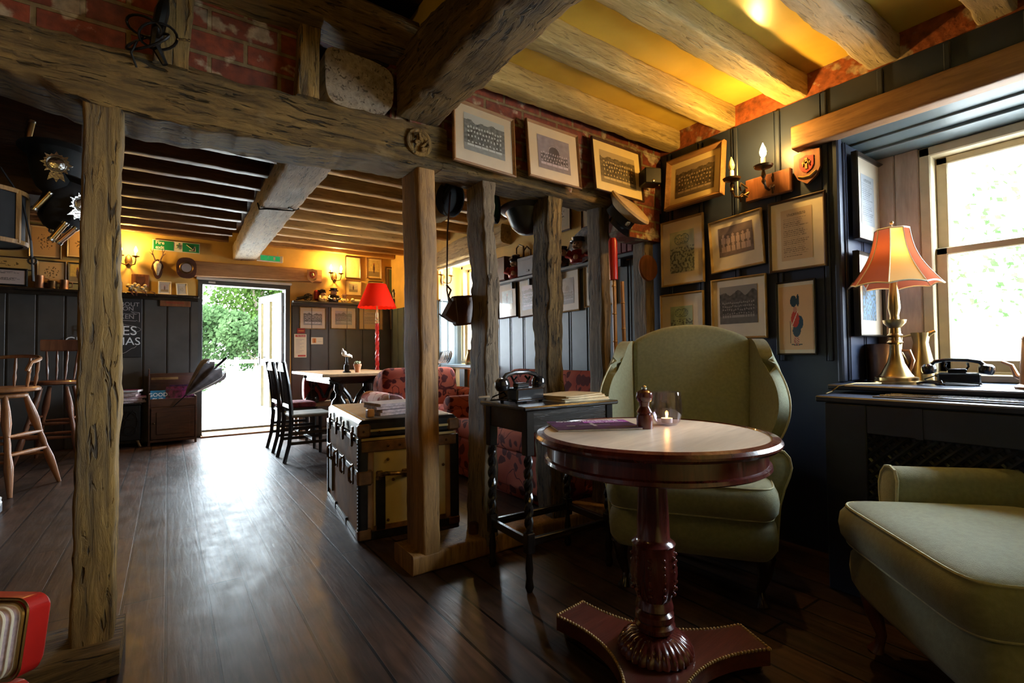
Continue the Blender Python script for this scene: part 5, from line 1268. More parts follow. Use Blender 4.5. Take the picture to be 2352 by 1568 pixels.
b = B(); b.tube([(-.10, -.02, -.02), (-.04, -.03, .04), (.04, -.02, .13)], .012, 6, sq=.4); b.tube([(.1, .02, -.02), (.06, 0, .06), (.045, -.02, .13)], .012, 6, sq=.4); part('chin_strap', b, M['leather'], t)
t = thing('leather_case', 'brown leather case slung on a long strap behind the crooked post', 'case', (1.42, 2.49, 1.31)); t.rotation_euler = (0, R(-6), 0)
b = B(); b.bbox(-.09, .19, -.03, .03, -.085, .085, .012); part('body', b, M['leather'], t)
b = B(); b.prism([(-.155, -.02), (-.10, .055), (-.085, .06), (-.085, -.065), (-.11, -.055)], -.028, .028, 'y'); part('flap', b, M['leather'], t, 'darker folded flap')
b = B(); b.tube([(-.11, 0, .05), (-.115, 0, .12), (-.10, 0, .25), (-.075, 0, .45), (-.03, 0, .68)], .009, 6, sq=.4); b.tube([(-.10, -.01, .05), (-.115, -.01, .085), (-.095, -.01, .12), (-.12, -.01, .15)], .006, 6); part('strap', b, M['leather'], t)
b = B(); b.tube([(-.155, -.01, -.03), (-.17, -.015, -.025), (-.185, -.015, -.01)], .004, 6); part('hook', b, M['iron'], t)
for x in (1.56,):
    t = thing('oak_dowel', 'thin pale dowel end poking from the crooked post', 'dowel', (1.36, 2.205, .83)); b = B(); b.tube([(-.035, 0, 0), (.03, 0, 0)], .006, 8); part('rod', b, M['joist_pale'], t)
# canes
t = thing('walking_cane', 'bamboo cane with a scarlet sleeve propped by the slim grey post', 'cane', (2.27, 2.12, 0)); t.rotation_euler = (R(0), R(-.8), 0)
b = B(); b.tube([(0, 0, 0), (.002, 0, .5), (0, 0, 1.0), (.002, 0, 1.54)], .013, 8)
for k in range(9): b.lathe([(.013, .1 + k * .17), (.0155, .105 + k * .17), (.013, .11 + k * .17)], 8)
part('shaft', b, M['bamboo'], t); b = B(); b.lathe([(.012, 1.50), (.026, 1.505), (.027, 1.74), (.02, 1.76), (.001, 1.765)], 16, cap=False); part('sleeve', b, M['red_paint'], t, 'scarlet sleeve')
t = thing('walking_cane', 'plain knotted bamboo cane right of the scarlet sleeved one', 'cane', (2.36, 2.12, 0)); t.rotation_euler = (0, R(-1.4), 0)
b = B(); b.tube([(0, 0, 0), (.003, 0, .7), (0, 0, 1.50)], .012, 8)
for k in range(9): b.lathe([(.012, .08 + k * .16), (.0155, .085 + k * .16), (.012, .09 + k * .16)], 8)
part('shaft', b, M['bamboo'], t)
b = B(); b.at((0, 0, 0), (R(90), 0, 0)).lathe([(.001, 0), (.088, 0), (.092, .008), (.086, .02), (.06, .024), (.001, .022)], 32, cap=False); single('wooden_disc', b, M['plaque'], 'round dark turned wooden disc hung on the corner post', 'plaque', (2.70, 2.235, 1.635), 0)
t = thing('loudspeaker', 'small black loudspeaker in the corner under the joists', 'speaker', (2.52, 2.05, 2.17), -25)
b = B(); b.bbox(-.055, .055, -.05, .05, -.05, .05, .006); part('cabinet', b, M['iron'], t); b = B(); b.box(.045, .06, -.012, .012, -.04, .045); b.tube([(.02, .03, .0), (.12, .12, -.0)], .008, 6); b.ball((-.0, -.052, -.035), .010, 8, sy=.3); part('bracket', b, M['silver'], t)

# shelf on the side wall
sx_ = 2.928; sz_ = 1.83
def jug(label, loc, rz, coat, hat, s=1, group='painted character jugs', tricorn=True, cat='jug'):
    t = thing('toby_jug', label, cat, loc, rz, group, s=s)
    b = B(); b.lathe([(.05, 0), (.062, .01), (.068, .05), (.06, .085), (.045, .10)], 20, sy=.85); b.tube([(-.055, -.02, .09), (-.075, -.05, .05), (-.03, -.065, .035)], [.016, .015, .012], 8); b.tube([(.055, -.02, .09), (.075, -.05, .05), (.03, -.065, .035)], [.016, .015, .012], 8); part('body', b, M[coat], t)
    b = B(); b.ball((0, -.005, .135), .042, 14, sz=1.1); b.ball((0, -.048, .13), .010, 8); b.ball((-.02, -.043, .118), .012, 8); b.ball((.02, -.043, .118), .012, 8); b.ball((0, -.062, .04), .02, 8); hd = part('head', b, M['face'], t)
    b = B(); b.tube([(-.012, -.046, .110), (.012, -.046, .110)], .003, 5); b.ball((-.015, -.044, .144), .005, 6); b.ball((.015, -.044, .144), .005, 6); part('eyes_and_mouth', b, M['jug_dark'], hd)
    b = B()
    if tricorn: b.prism([(0, -.075), (.07, .03), (.03, .05), (-.03, .05), (-.07, .03)], .165, .185, 'z'); b.lathe([(.045, .16), (.04, .19), (.02, .205), (.001, .208)], 16, cap=False); b.ball((0, .0, .15), .050, 12, sz=.8)
    else: b.lathe([(.062, .158), (.064, .165), (.045, .168), (.05, .195), (.001, .2)], 18, cap=False)
    part('hat', b, M[hat], t)
    b = B(); b.tube([(0, .05, .03), (0, .095, .05), (0, .10, .10), (0, .05, .14)], .010, 8); part('handle', b, M[hat], t)
    return t
b = B(); b.bbox(-.05, .05, -.075, .075, 0, .255, .01); single('leather_satchel', b, M['leather'], 'upright brown leather satchel on the shelf beside the crooked post', 'satchel', (sx_, 4.32, sz_), 0)
jug('red coated character jug beside the grey metal box', (sx_, 4.12, sz_), -55, 'jug_red', 'jug_dark', 1.2)
t = thing('metal_box', 'plain grey metal box on the side wall shelf', 'box', (sx_, 3.84, sz_)); b = B(); b.bbox(-.05, .05, -.175, .175, 0, .175, .004); part('body', b, M['grey_box'], t, smooth=0); b = B(); b.bbox(-.052, .052, -.177, .177, .150, .183, .004); b.bbox(-.056, -.05, -.02, .02, .03, .05, .002); part('lid', b, M['grey_box'], t, smooth=0)
t = thing('iron_bracket', 'black iron scroll bracket on the wall behind the grey metal box', 'bracket', (2.96, 4.02, 2.05))
b = B(); b.tube([(0, 0, -.20), (0, 0, .10)], .012, 6); b.tube([(0, 0, .1), (0, .07, .13), (0, .12, .10), (0, .12, .04), (0, .07, .02)], .008, 6); b.tube([(0, 0, .05), (0, -.06, .09), (0, -.12, .04), (0, -.12, -.12)], .008, 6); b.tube([(0, -.12, .05), (0, -.12, -.22)], .010, 6); part('scrollwork', b, M['bronze'], t)
b = B(); b.at((0, 0, 0), (0, R(-72), 0), (1, 1.15, 1)).lathe([(.001, .012), (.11, .008), (.125, .0), (.175, -.022), (.178, -.018), (.13, .008), (.11, .016), (.001, .02)], 40, cap=False); single('china_plate', b, M['plate'], 'large blue and white china plate leaning on the side wall shelf', 'plate', (2.925, 3.12, 2.0), 0)
jug('dark hatted character jug left of the seated pair before the china plate', (sx_ - .02, 3.36, sz_), -60, 'jug_dark', 'jug_dark', .95, tricorn=False)
jug('tall red coated figure jug in front of the china plate', (sx_ - .03, 3.14, sz_), -60, 'jug_red', 'jug_dark', 1.15, tricorn=False)
jug('squat red figure jug at the right of the china plate', (sx_ - .02, 2.95, sz_), -60, 'jug_red', 'jug_red', .85)
for k in range(4):
    t = thing('book', 'maroon cloth book upright under the tan cap, %s' % ['nearest the slim grey post', 'second from the slim grey post', 'third from the slim grey post', 'nearest the corner post'][k], 'book', (sx_ + .01, 2.66 - k * .055, sz_), 0, 'maroon books on the shelf end')
    b = B(); b.bbox(-.055, .045, -.025, .025, 0, .17 - .006 * (k % 2), .004); cv = part('cover', b, M['book_red'], t, smooth=0); b = B(); b.box(-.05, .048, -.020, .020, .004, .172 - .006 * (k % 2)); part('pages', b, M['paper'], t, smooth=0)

# nook wall shield
def crest(label, loc, rz, s=1, pl='plaque', col='red_dark'):
    t = thing('crest_shield', label, 'shield', loc, rz, 'painted crest shields', s=s)
    def sh(w, h): return [(-w, h * .8), (-w * .5, h * .86), (0, h), (w * .5, h * .86), (w, h * .8), (w, -h * .2), (w * .7, -h * .65), (0, -h), (-w * .7, -h * .65), (-w, -h * .2)]
    b = B(); b.prism(sh(.062, .09), -.018, 0, 'y'); part('board', b, M[pl], t, smooth=0)
    b = B(); b.prism([(x, z + .01) for x, z in sh(.034, .045)], -.022, -.017, 'y'); part('painted_arms', b, M[col], t, smooth=0)
    b = B(); b.box(-.006, .006, -.025, -.021, -.015, .04); b.box(-.02, .02, -.025, -.021, .012, .022); b.lathe([(.001, 0)], 3, cap=False) if 0 else None; b.tube([(-.016, -.024, .0), (-.01, -.024, .03), (.01, -.024, .03), (.016, -.024, .0)], .003, 5); b.tube([(-.04, -.02, -.045), (-.015, -.021, -.055), (.015, -.021, -.055), (.045, -.02, -.035)], .006, 5); part('gilt_emblem', b, M['brass'], t)
    return t
crest('dark red crest shield right of the two-armed sconce', (2.795, 1.225, 2.035), -90, 1.05)
crest('small red and white crest shield on the far door lintel', (1.735, 7.62, 2.24), 0, 1.15, 'oak_light')
t = thing('copper_tankard', 'tall dark copper tankard behind the brass lamp on the sill', 'tankard', (3.06, 1.0, .89), 0)
b = B(); b.lathe([(.072, 0), (.074, .008), (.070, .012), (.073, .19), (.077, .196), (.072, .196), (.066, .012), (.001, .01)], 32, cap=False); part('body', b, M['copper'], t); b = B(); b.tube([(0, -.072, .16), (0, -.11, .16), (0, -.125, .11), (0, -.11, .05), (0, -.072, .04)], .008, 8); part('handle', b, M['copper'], t)
t = thing('pewter_jug', 'slender conical metal jug right of the brass lamp', 'jug', (3.12, .86, .89), 0)
b = B(); b.lathe([(.07, 0), (.068, .02), (.045, .12), (.030, .2), (.04, .25), (.036, .25), (.027, .2), (.04, .12), (.06, .02), (.001, .01)], 28, cap=False); b.prism([(-.03, .235), (-.075, .262), (-.03, .252)], -.018, .018, 'y') if 0 else None; b.tube([(0, -.03, .24), (0, -.06, .258)], [.016, .006], 8); part('body', b, M['brass'], t, None); b = B(); b.tube([(0, .035, .24), (0, .08, .23), (0, .085, .16), (0, .05, .08)], .006, 8); part('handle', b, M['brass'], t)
t = thing('copper_kettle', 'dark kettle with a curved spout behind the sill telephone', 'kettle', (3.14, .42, .89), 0, s=.8)
b = B(); b.lathe([(.07, 0), (.095, .03), (.09, .08), (.05, .12), (.03, .13), (.001, .14)], 28, cap=False); part('body', b, M['copper'], t); b = B(); b.tube([(0, .08, .03), (0, .13, .05), (0, .15, .11), (0, .19, .13)], [.022, .016, .011, .008], 10); part('spout', b, M['copper'], t); b = B(); b.tube([(0, .06, .11), (0, .04, .18), (0, -.04, .18), (0, -.06, .11)], .006, 8); part('handle', b, M['iron'], t)
t = thing('coffee_pot', 'tall copper coffee pot with a hooked lid handle at the right edge of the sill', 'coffee pot', (2.84, .405, .89), 0)
b = B(); b.lathe([(.075, 0), (.078, .01), (.062, .02), (.052, .20), (.055, .205), (.05, .21)], 28); part('body', b, M['copper'], t); b = B(); b.lathe([(.054, .21), (.04, .228), (.012, .236), (.001, .238)], 24, cap=False); b.tube([(0, 0, .236), (0, .012, .262), (0, .0, .28), (0, -.014, .262)], .004, 6); part('lid', b, M['copper'], t); b = B(); b.tube([(0, -.055, .17), (0, -.13, .16), (0, -.12, .05)], .008, 8); part('handle', b, M['copper'], t)
b = B()
rr = random.Random(5)
for k in range(5): b.tube([(2.86 + rr.uniform(-.03, .03), .80, .900), (2.80 + rr.uniform(-.05, .05), .75 - k * .012, .905 + .01 * rr.random()), (2.75 + rr.uniform(-.04, .04), .68, .898 + .012 * rr.random()), (2.85 + rr.uniform(-.04, .04), .60, .897)], .0035, 5)
single('cable_tangle', b, M['iron'], 'tangled grey leads on the sill between lamp and telephone', 'cable')
b = B(); b.tube([(2.82, .93, .894), (2.70, 1.0, .896), (2.62, 1.04, .885), (2.60, 1.06, .86), (2.5, 1.045, .855)], .003, 6); single('lamp_flex', b, M['brass'], 'thin brass coloured flex of the table lamp over the sill edge', 'cable')

# far wall, right of the door
sy_ = 7.67
t = thing('model_cannon', 'small black model field gun on the far plate shelf', 'model cannon', (1.66, sy_, 1.87), 0)
for y in (-.035, .035):
    b = B(); b.tube([(.03 + .052 * math.cos(k * math.pi / 10), y, .055 + .052 * math.sin(k * math.pi / 10)) for k in range(20)], .006, 5, closed=True)
    for k in range(4): b.tube([(.03 - .05 * math.cos(k * math.pi / 4), y, .055 - .05 * math.sin(k * math.pi / 4)), (.03 + .05 * math.cos(k * math.pi / 4), y, .055 + .05 * math.sin(k * math.pi / 4))], .004, 5)
    part('wheel', b, M['iron'], t)
b = B(); b.tube([(.09, 0, .095), (.02, 0, .075), (-.05, 0, .05), (-.12, 0, .03)], [.012, .016, .018, .02], 10); part('barrel', b, M['iron'], t); b = B(); b.tube([(.03, 0, .055), (-.14, 0, .008)], .01, 6); b.tube([(.03, -.04, .055), (.03, .04, .055)], .005, 6); part('carriage', b, M['black_oak'], t)
jug('yellowish character jug with a dark hat beside the model cannon', (1.90, sy_, 1.87), 15, 'mount_y', 'jug_dark', .95)
jug('dark coated character jug under the brightest far sconce', (2.06, sy_, 1.87), -5, 'jug_dark', 'jug_dark', 1.1, tricorn=False)
jug('small pale figure jug right of the dark coated jug', (2.22, sy_, 1.87), -10, 'mount_y', 'face', .7, tricorn=False)
b = B(); b.soft((0, 0, .035), (.22, .07, .06), .8, 18, 10); b.ball((.10, 0, .055), .03, sx=1.3); b.ball((-.08, -.02, .05), .028); single('china_animal', b, M['cream'], 'pale reclining china animal left of the red lamp shade', 'ornament', (2.42, sy_, 1.87), 0)
t = thing('black_ornament', 'black and white figure ornament half behind the sawn post', 'ornament', (3.02, sy_ - .03, 1.87)); b = B(); b.lathe([(.06, 0), (.07, .06), (.05, .12), (.06, .2), (.03, .26), (.001, .27)], 16, cap=False); part('body', b, M['jug_dark'], t); b = B(); b.box(-.05, .05, -.066, -.058, .10, .12); b.ball((0, -.05, .21), .025); part('white_bands', b, M['white'], t)
b = B(); b.bbox(-.07, .07, -.02, .02, 0, .15, .03); single('leather_plaque', b, M['jug_red'], 'reddish ornament behind the yellowish character jug', 'ornament', (1.86, 7.73, 1.90), 0)
# far wall, left
t = thing('stag_skull', 'small antlered skull mounted on a dark oval shield', 'antlers', (-.115, 7.745, 2.19), 0)
b = B(); pts = [(.065 * math.cos(k * math.pi / 12) * (1 if math.sin(k * math.pi / 12) > 0 else .8), .125 * math.sin(k * math.pi / 12)) for k in range(24)]; b.prism(pts, -.02, 0, 'y'); part('shield', b, M['dark_wood'], t)
b = B(); b.tube([(0, -.03, .085), (0, -.055, .05), (0, -.06, .0), (0, -.05, -.05), (0, -.035, -.08)], [.022, .042, .036, .02, .011], 10); part('skull', b, M['bone'], t)
for s_ in (-1, 1):
    b = B(); b.tube([(s_ * .018, -.035, .085), (s_ * .035, -.05, .13), (s_ * .055, -.055, .19), (s_ * .045, -.06, .25)], [.010, .008, .006, .002], 8); b.tube([(s_ * .048, -.055, .165), (s_ * .085, -.07, .20)], [.006, .002], 6); b.tube([(s_ * .053, -.055, .20), (s_ * .075, -.05, .245)], [.005, .002], 6); part('antler', b, M['antler'], t)
t = thing('barometer', 'dark round barometer on a shaped board left of the door lintel', 'barometer', (.19, 7.635, 2.215), 0)
b = B(); pts = [(.11 * math.copysign(abs(math.cos(k * math.pi / 14)) ** .8, math.cos(k * math.pi / 14)), .135 * math.copysign(abs(math.sin(k * math.pi / 14)) ** .7, math.sin(k * math.pi / 14))) for k in range(28)]; b.prism(pts, -.025, 0, 'y'); part('board', b, M['dark_wood'], t)
b = B(); b.at((0, -.026, 0), (R(90), 0, 0)).lathe([(.001, .004), (.06, .004), (.07, .012), (.078, .004), (.08, 0)], 28, cap=False); part('bezel', b, M['bronze'], t); b = B(); b.at((0, -.032, 0), (R(90), 0, 0)).lathe([(.001, 0), (.055, 0)], 24, cap=False); part('dial', b, M['grey_txt'], t, 'grey dial')
t = thing('carved_plaque', 'polished wooden plaque with a dark shield beside the leftmost sconce', 'plaque', (-.29, 7.745, 2.03), 0); b = B(); b.bbox(-.09, .09, -.02, 0, -.08, .08, .012); part('board', b, M['plaque'], t); b = B(); b.prism([(-.045, .05), (.045, .05), (.045, -.01), (0, -.055), (-.045, -.01)], -.028, -.02, 'y'); part('shield', b, M['dark_wood'], t)
t = thing('dried_flowers', 'dark dried rose arrangement drooping over the plate shelf', 'flowers', (-.33, 7.62, 1.862), 0); b = B()
for k in range(16): rr = random.Random(k); b.ball((rr.uniform(-.10, .10), rr.uniform(-.04, .03), rr.uniform(.02, .11)), .02, 8)
part('blooms', b, M['paper'], t); b = B()
for k in range(10): rr = random.Random(k + 50); x = rr.uniform(-.1, .15); b.tube([(x, 0, .03), (x + .04, -.04, .01), (x + .06, -.06, -.05 * rr.random())], [.004, .012, .002], 5, sq=.3)
part('leaves', b, M['leather'], t)
t = thing('glass_jar', 'clear glass jar at the shelf end beside the leftmost post', 'jar', (-.50, 7.67, 1.862), 0); b = B(); b.lathe([(.001, .002), (.04, .002), (.042, .01), (.042, .12), (.03, .14), (.03, .155), (.027, .155), (.027, .14), (.038, .118), (.038, .01)], 24, cap=False); part('glass', b, M['glass_mauve'], t)
for k, (x, h, r_, l) in enumerate(((-1.205, .145, .045, 'taller copper tankard, leftmost of the three on the far shelf'), (-1.10, .09, .045, 'dark tarnished tankard in the middle of the three on the far shelf'), (-.995, .11, .042, 'bright copper tankard nearest the leftmost post on the far shelf'))):
    t = thing('tankard', l, 'tankard', (x, 7.67, 1.862), 0, 'copper tankards on the far shelf'); b = B(); b.lathe([(r_, 0), (r_ * 1.05, .006), (r_ * .95, .02), (r_, h), (r_ * .93, h), (r_ * .88, .02), (.001, .015)], 24, cap=False); part('body', b, M['bronze' if k == 1 else 'copper'], t); b = B(); b.tube([(r_, 0, h * .8), (r_ * 1.7, 0, h * .75), (r_ * 1.7, 0, h * .3), (r_, 0, h * .25)], .006, 8); part('handle', b, M['copper'], t)

# ================================================================ SIGNS
def runner(b, x, z, s, y=-.0):
    P = lambda *q: [(x + a * s, y, z + c * s) for a, c in q]
    b.ball((x + .12 * s, y, z + .42 * s), .09 * s, 8, sy=.2)
    b.tube(P((.06, .30), (-.04, .0)), .085 * s, 6, sq=.2); b.tube(P((-.04, .0), (.14, -.1), (.06, -.38)), .055 * s, 6, sq=.25); b.tube(P((-.04, .0), (-.14, -.2), (-.36, -.24)), .055 * s, 6, sq=.25)
    b.tube(P((.06, .28), (.24, .12), (.36, .2)), .04 * s, 6, sq=.3); b.tube(P((.04, .28), (-.16, .26), (-.2, .06)), .04 * s, 6, sq=.3)
t = thing('exit_sign', 'green and white Fire exit sign with running figure and arrow', 'sign', (.085, 7.735, 2.50), 0, ry=0)
b = B(); b.bbox(-.255, .255, -.010, 0, -.068, .068, .002); part('panel', b, M['sign_white'], t, smooth=0)
b = B(); b.box(-.245, -.032, -.0125, -.009, -.058, .058); b.box(.062, .245, -.0125, -.009, -.058, .058); part('green_field', b, M['sign_green'], t, smooth=0)
text('lettering', 'Fire\nexit', .060, M['sign_white'], t, (-.225, -.014, .0), 0, 'LEFT', bold=.0015)
b = B(); runner(b, .015, 0, .095, -.013); part('running_figure', b, M['sign_green'], t)
b = B(); b.tube([(.105, -.014, .035), (.165, -.014, -.012)], .013, 6, sq=.3); b.prism([(.20, -.04), (.20, .012), (.15, -.04)], -.016, -.0125, 'y'); b.prism([(.21, -.045), (.205, .02), (.19, .02), (.185, -.028), (.135, -.03), (.135, -.045)], -.016, -.0125, 'y'); part('arrow', b, M['sign_white'], t)
t = thing('exit_sign', 'small green lit exit sign hanging right of the pale cross beam', 'sign', (1.155, 7.52, 2.42), 0)
b = B(); b.bbox(-.165, .165, -.02, .02, -.045, .045, .004); b.tube([(-.1, 0, .045), (-.1, 0, .10)], .004, 5); b.tube([(.1, 0, .045), (.1, 0, .10)], .004, 5); part('housing', b, M['sign_white'], t)
M['green_lit'] = litmat('lit_green_sign', (.01, .34, .10), .55)
b = B(); b.box(-.12, .125, -.0235, -.02, -.033, .033); part('green_panel', b, M['green_lit'], t, smooth=0)
b = B(); runner(b, -.03, 0, .05, -.026); b.box(.04, .065, -.026, -.0235, -.022, .022); part('running_figure', b, M['sign_white'], t)
t = thing('wooden_sign', 'small reddish wooden name board on the panelling left of the door', 'sign', (.075, 7.722, 1.762), 0); b = B(); b.bbox(-.165, .165, -.015, 0, -.045, .045, .004); part('board', b, M['plaque'], t, smooth=0); b = B()
for k in range(11): b.box(-.10 + k * .018, -.09 + k * .018, -.017, -.015, -.004 - .004 * (k % 3), .012)
part('lettering', b, M['red_dark'], t, smooth=0)
t = thing('chalkboard', 'black chalk-lettered menu board half hidden by the leftmost post', 'chalkboard', (-.53, 7.72, 1.465), 0)
b = B(); b.bbox(-.28, .26, -.018, 0, -.40, .395, .004); part('board', b, M['black_board'], t, smooth=0)
for s_, z, tx, x in ((.07, .255, 'ASK ABOUT', .235), (.07, .2, 'SEASON', .18), (.075, .10, 'TAKEN', .185), (.16, -.075, 'PARTIES', .215), (.135, -.205, 'CHRISTMAS', .25), (.125, -.30, 'DAY', .075)): text('lettering', tx, s_, M['grey_txt'] if s_ < .08 else M['white_txt'], t, (x, -.019, z), 0, 'RIGHT')
b = B()
b.tube([(-.25, -.02, .155), (.20, -.02, .135), (.235, -.02, .155), (.235, -.02, .04), (.205, -.02, .06), (.20, -.02, .05), (-.25, -.02, .07)], .003, 5, closed=False); b.tube([(.20, -.02, .135), (.15, -.02, .165), (.235, -.02, .155)], .003, 5)
b.tube([(.05 + .2 * math.sin(k / 14 * math.pi) * (1 if k > 2 else .7), -.02, .02 - k * .0105) for k in range(15)], .002, 5); b.tube([(-.1, -.02, -.37), (.0, -.02, -.36), (.06, -.02, -.345), (.07, -.02, -.36), (.05, -.02, -.36), (.10, -.02, -.34), (.16, -.02, -.29), (.19, -.02, -.28), (.21, -.02, -.255)], .0025, 5)
for sx in (-1,): 
    for k in range(8): b.ball((-.03 + .004 * math.cos(k) + .03 * math.cos(k * .9), -.019, .36 + .03 * math.sin(k * .9)), .010, 6, sy=.15)
part('chalk_flourishes', b, M['grey_txt'], t)
def notice(label, x0, x1, z0, z1, y, bodym, parts_):
    t = thing('notice', label, 'notice', ((x0 + x1) / 2, y, (z0 + z1) / 2), 0, 'notices beside the open door'); w, h = (x1 - x0) / 2, (z1 - z0) / 2
    b = B(); b.box(-w, w, -.004, 0, -h, h); part('card', b, bodym, t, smooth=0)
    for nm, a, c, d, e, m_ in parts_:
        b = B(); b.box(a * w, c * w, -.0055, -.004, d * h, e * h); part(nm, b, m_, t, smooth=0)
    return t
t = notice('tall cream notice headed No Smoking in red beside the door', 1.51, 1.68, 1.04, 1.385, 7.72, M['cream'], (('red_header', -.8, .85, .75, .93, M['red_sign']), ('red_footer', -.4, .85, -.92, -.78, M['red_sign'])))
text('lettering', 'No Smoking', .026, M['white_txt'], t, (.02, -.0065, .145), 0)
b = B()
for k in range(12):
    b.box(-.06, .05 - .03 * (k % 3), -.0052, -.004, .09 - k * .018, .095 - k * .018)
part('printed_lines', b, M['grey_txt'], t, smooth=0)
notice('small red notice above the No Smoking notice', 1.55, 1.66, 1.395, 1.47, 7.72, M['red_dark'], (('pale_band', -.7, .7, -.2, .2, M['orange_sign']),))
notice('small cream card with an orange symbol left of the candlestick', 1.745, 1.915, 1.235, 1.34, 7.72, M['cream'], (('orange_symbol', -.8, -.15, -.6, .7, M['orange_sign']), ('grey_lines', .1, .8, -.3, -.2, M['grey_txt']), ('pale_bar', -.5, -.4, -.5, .5, M['cream'])))
# carved writing on a joist
t = thing('painted_inscription', 'faint gold script lettered on a joist left of the cross beam', 'inscription', (-.02, 3.61, 2.565), 0)
text('lettering', 'of the Drinking classes', .075, M['trunk_tan'], t, (0, 0, 0), 0)

# ================================================================ cupboard, umbrella, iron chest
t = thing('dark_cupboard', 'dark wooden leaflet cupboard beside the open door', 'cupboard', (.055, 7.50, 0), 2)
b = B(); b.bbox(-.25, -.23, -.17, .17, .04, .62, .003); b.bbox(.22, .24, -.17, .17, .04, .58, .003); b.bbox(-.25, .24, .15, .17, .04, .86, .004); b.bbox(-.25, .24, -.17, .17, .04, .07, .003); b.bbox(-.25, -.235, .0, .17, .6, .92, .003); b.bbox(-.23, .22, -.17, -.155, .46, .56, .004); b.bbox(-.23, .22, -.15, .16, .44, .46, .003)
for x in (-.24, .23): b.bbox(x - .012, x + .012, -.165, -.14, 0, .05, .002)
part('carcass', b, M['dark_wood'], t, smooth=0)
b = B(); b.bbox(-.225, .215, -.178, -.16, .075, .455, .004); b.bbox(-.17, .17, -.186, -.176, .13, .40, .006); dd = part('door', b, M['dark_wood'], t, smooth=0)
b = B(); b.ball((-.195, -.185, .27), .012); part('knob', b, M['bronze'], dd)
b = B(); b.box(-.22, .06, .142, .15, .78, .81); part('gilt_strip', b, M['gold_frame'], t, smooth=0)
for k, (x, w, z1, cov, l) in enumerate(((-.15, .15, .66, 'blue_cover', 'blue pub guide leaflet at the left of the leaflet cupboard'), (.07, .28, .70, 'magenta', 'front magenta magazine standing in the leaflet cupboard'), (.09, .26, .72, 'purple', 'purple magazine standing behind the magenta one in the cupboard'))):
    tt = thing('leaflet', l, 'leaflet', (.055 + x, 7.37 + k * .03, .50), 2, 'leaflets in the dark cupboard', rx=-6); b = B(); b.box(-w / 2, w / 2, -.003, .003, 0, z1 - .50); o = part('cover', b, M[cov], tt, smooth=0)
    if k == 0: text('lettering', 'GOOD\nPUB', .062, M['white_txt'], tt, (.0, -.005, .075), 0, bold=.001)
    if k == 1: text('lettering', 'GOOD MAGAZINE', .03, M['violet'], tt, (-.02, -.005, .165), 0)
t = thing('umbrella', 'half furled grey umbrella leaning out over the dark cupboard', 'umbrella', (.19, 7.28, .60), 0, s=1.25); t.rotation_euler = (R(8), R(43), 0)
b = B(); n = 48; prof = [(.014, .0), (.04, .05), (.08, .16), (.11, .26), (.125, .34), (.12, .37), (.03, .30)]; v = []
for r_, z in prof:
    for i in range(n):
        a = 2 * math.pi * i / n; k = .12 * math.cos(a * 8) * min(1, r_ * 9); v.append((r_ * (1 + k) * math.cos(a), r_ * (1 + k) * math.sin(a) * .8, z - .02 * math.cos(a * 8) * (z > .3)))
b.add(v, [(j * n + i, j * n + (i + 1) % n, (j + 1) * n + (i + 1) % n, (j + 1) * n + i) for j in range(len(prof) - 1) for i in range(n)]); part('canopy', b, M['umb'], t)
b = B(); b.tube([(0, 0, -.16), (0, 0, .36)], .006, 6); part('shaft', b, M['iron'], t); b = B(); b.tube([(0, 0, .36), (0, 0, .50)], .013, 8); part('handle', b, M['black_plastic'], t)
b = B(); 
for k in range(8): a = math.pi * k / 4; b.tube([(.01 * math.cos(a), .01 * math.sin(a), .02), (.134 * math.cos(a), .107 * math.sin(a), .37), (.137 * math.cos(a), .11 * math.sin(a), .40)], .0025, 4)
part('ribs', b, M['silver'], t)
t = thing('iron_stove', 'black cast iron stove front left of the leaflet cupboard', 'stove', (-.41, 7.52, 0), 0)
b = B(); b.bbox(-.17, .15, -.16, .16, .08, .50, .01); b.bbox(-.18, .16, -.17, .17, .50, .52, .006); part('body', b, M['iron'], t, smooth=0)
b = B(); 
for (cx, cz, r_) in ((-.06, .30, .07), (.06, .38, .05), (.05, .2, .055), (-.01, .30, .135)): b.tube([(cx + r_ * math.cos(k * math.pi / 10), -.165, cz + r_ * math.sin(k * math.pi / 10)) for k in range(20)], .006, 5, closed=True)
b.tube([(-.10, -.165, .15), (-.02, -.168, .30), (.08, -.165, .44)], .006, 5); part('scrolled_door', b, M['iron'], t)
b = B(); 
for x in (-.14, .12): b.tube([(x, -.13, .08), (x * 1.15, -.15, .03), (x * 1.25, -.16, 0)], [.02, .014, .018], 8)
part('feet', b, M['rust'], t)
rr = random.Random(11); z = .522
for k in range(7):
    h = rr.choice([.012, .018, .024]); l = ['lowest of the papers on the iron stove', 'second lowest of the papers on the iron stove', 'third of the papers on the iron stove', 'middle one of the papers on the iron stove', 'fifth of the papers on the iron stove', 'second highest of the papers on the iron stove', 'topmost of the papers on the iron stove'][k]
    mag('folded magazine, ' + l, (-.41 + rr.uniform(-.02, .05), 7.50 + rr.uniform(-.03, .02), z), rr.uniform(-14, 14), .29, .21, h, rr.choice(['mag_pink', 'mag_white', 'magenta']), 'papers on the iron stove', rr.choice(['mag_pink', 'mag_white'])); z += h + .0018

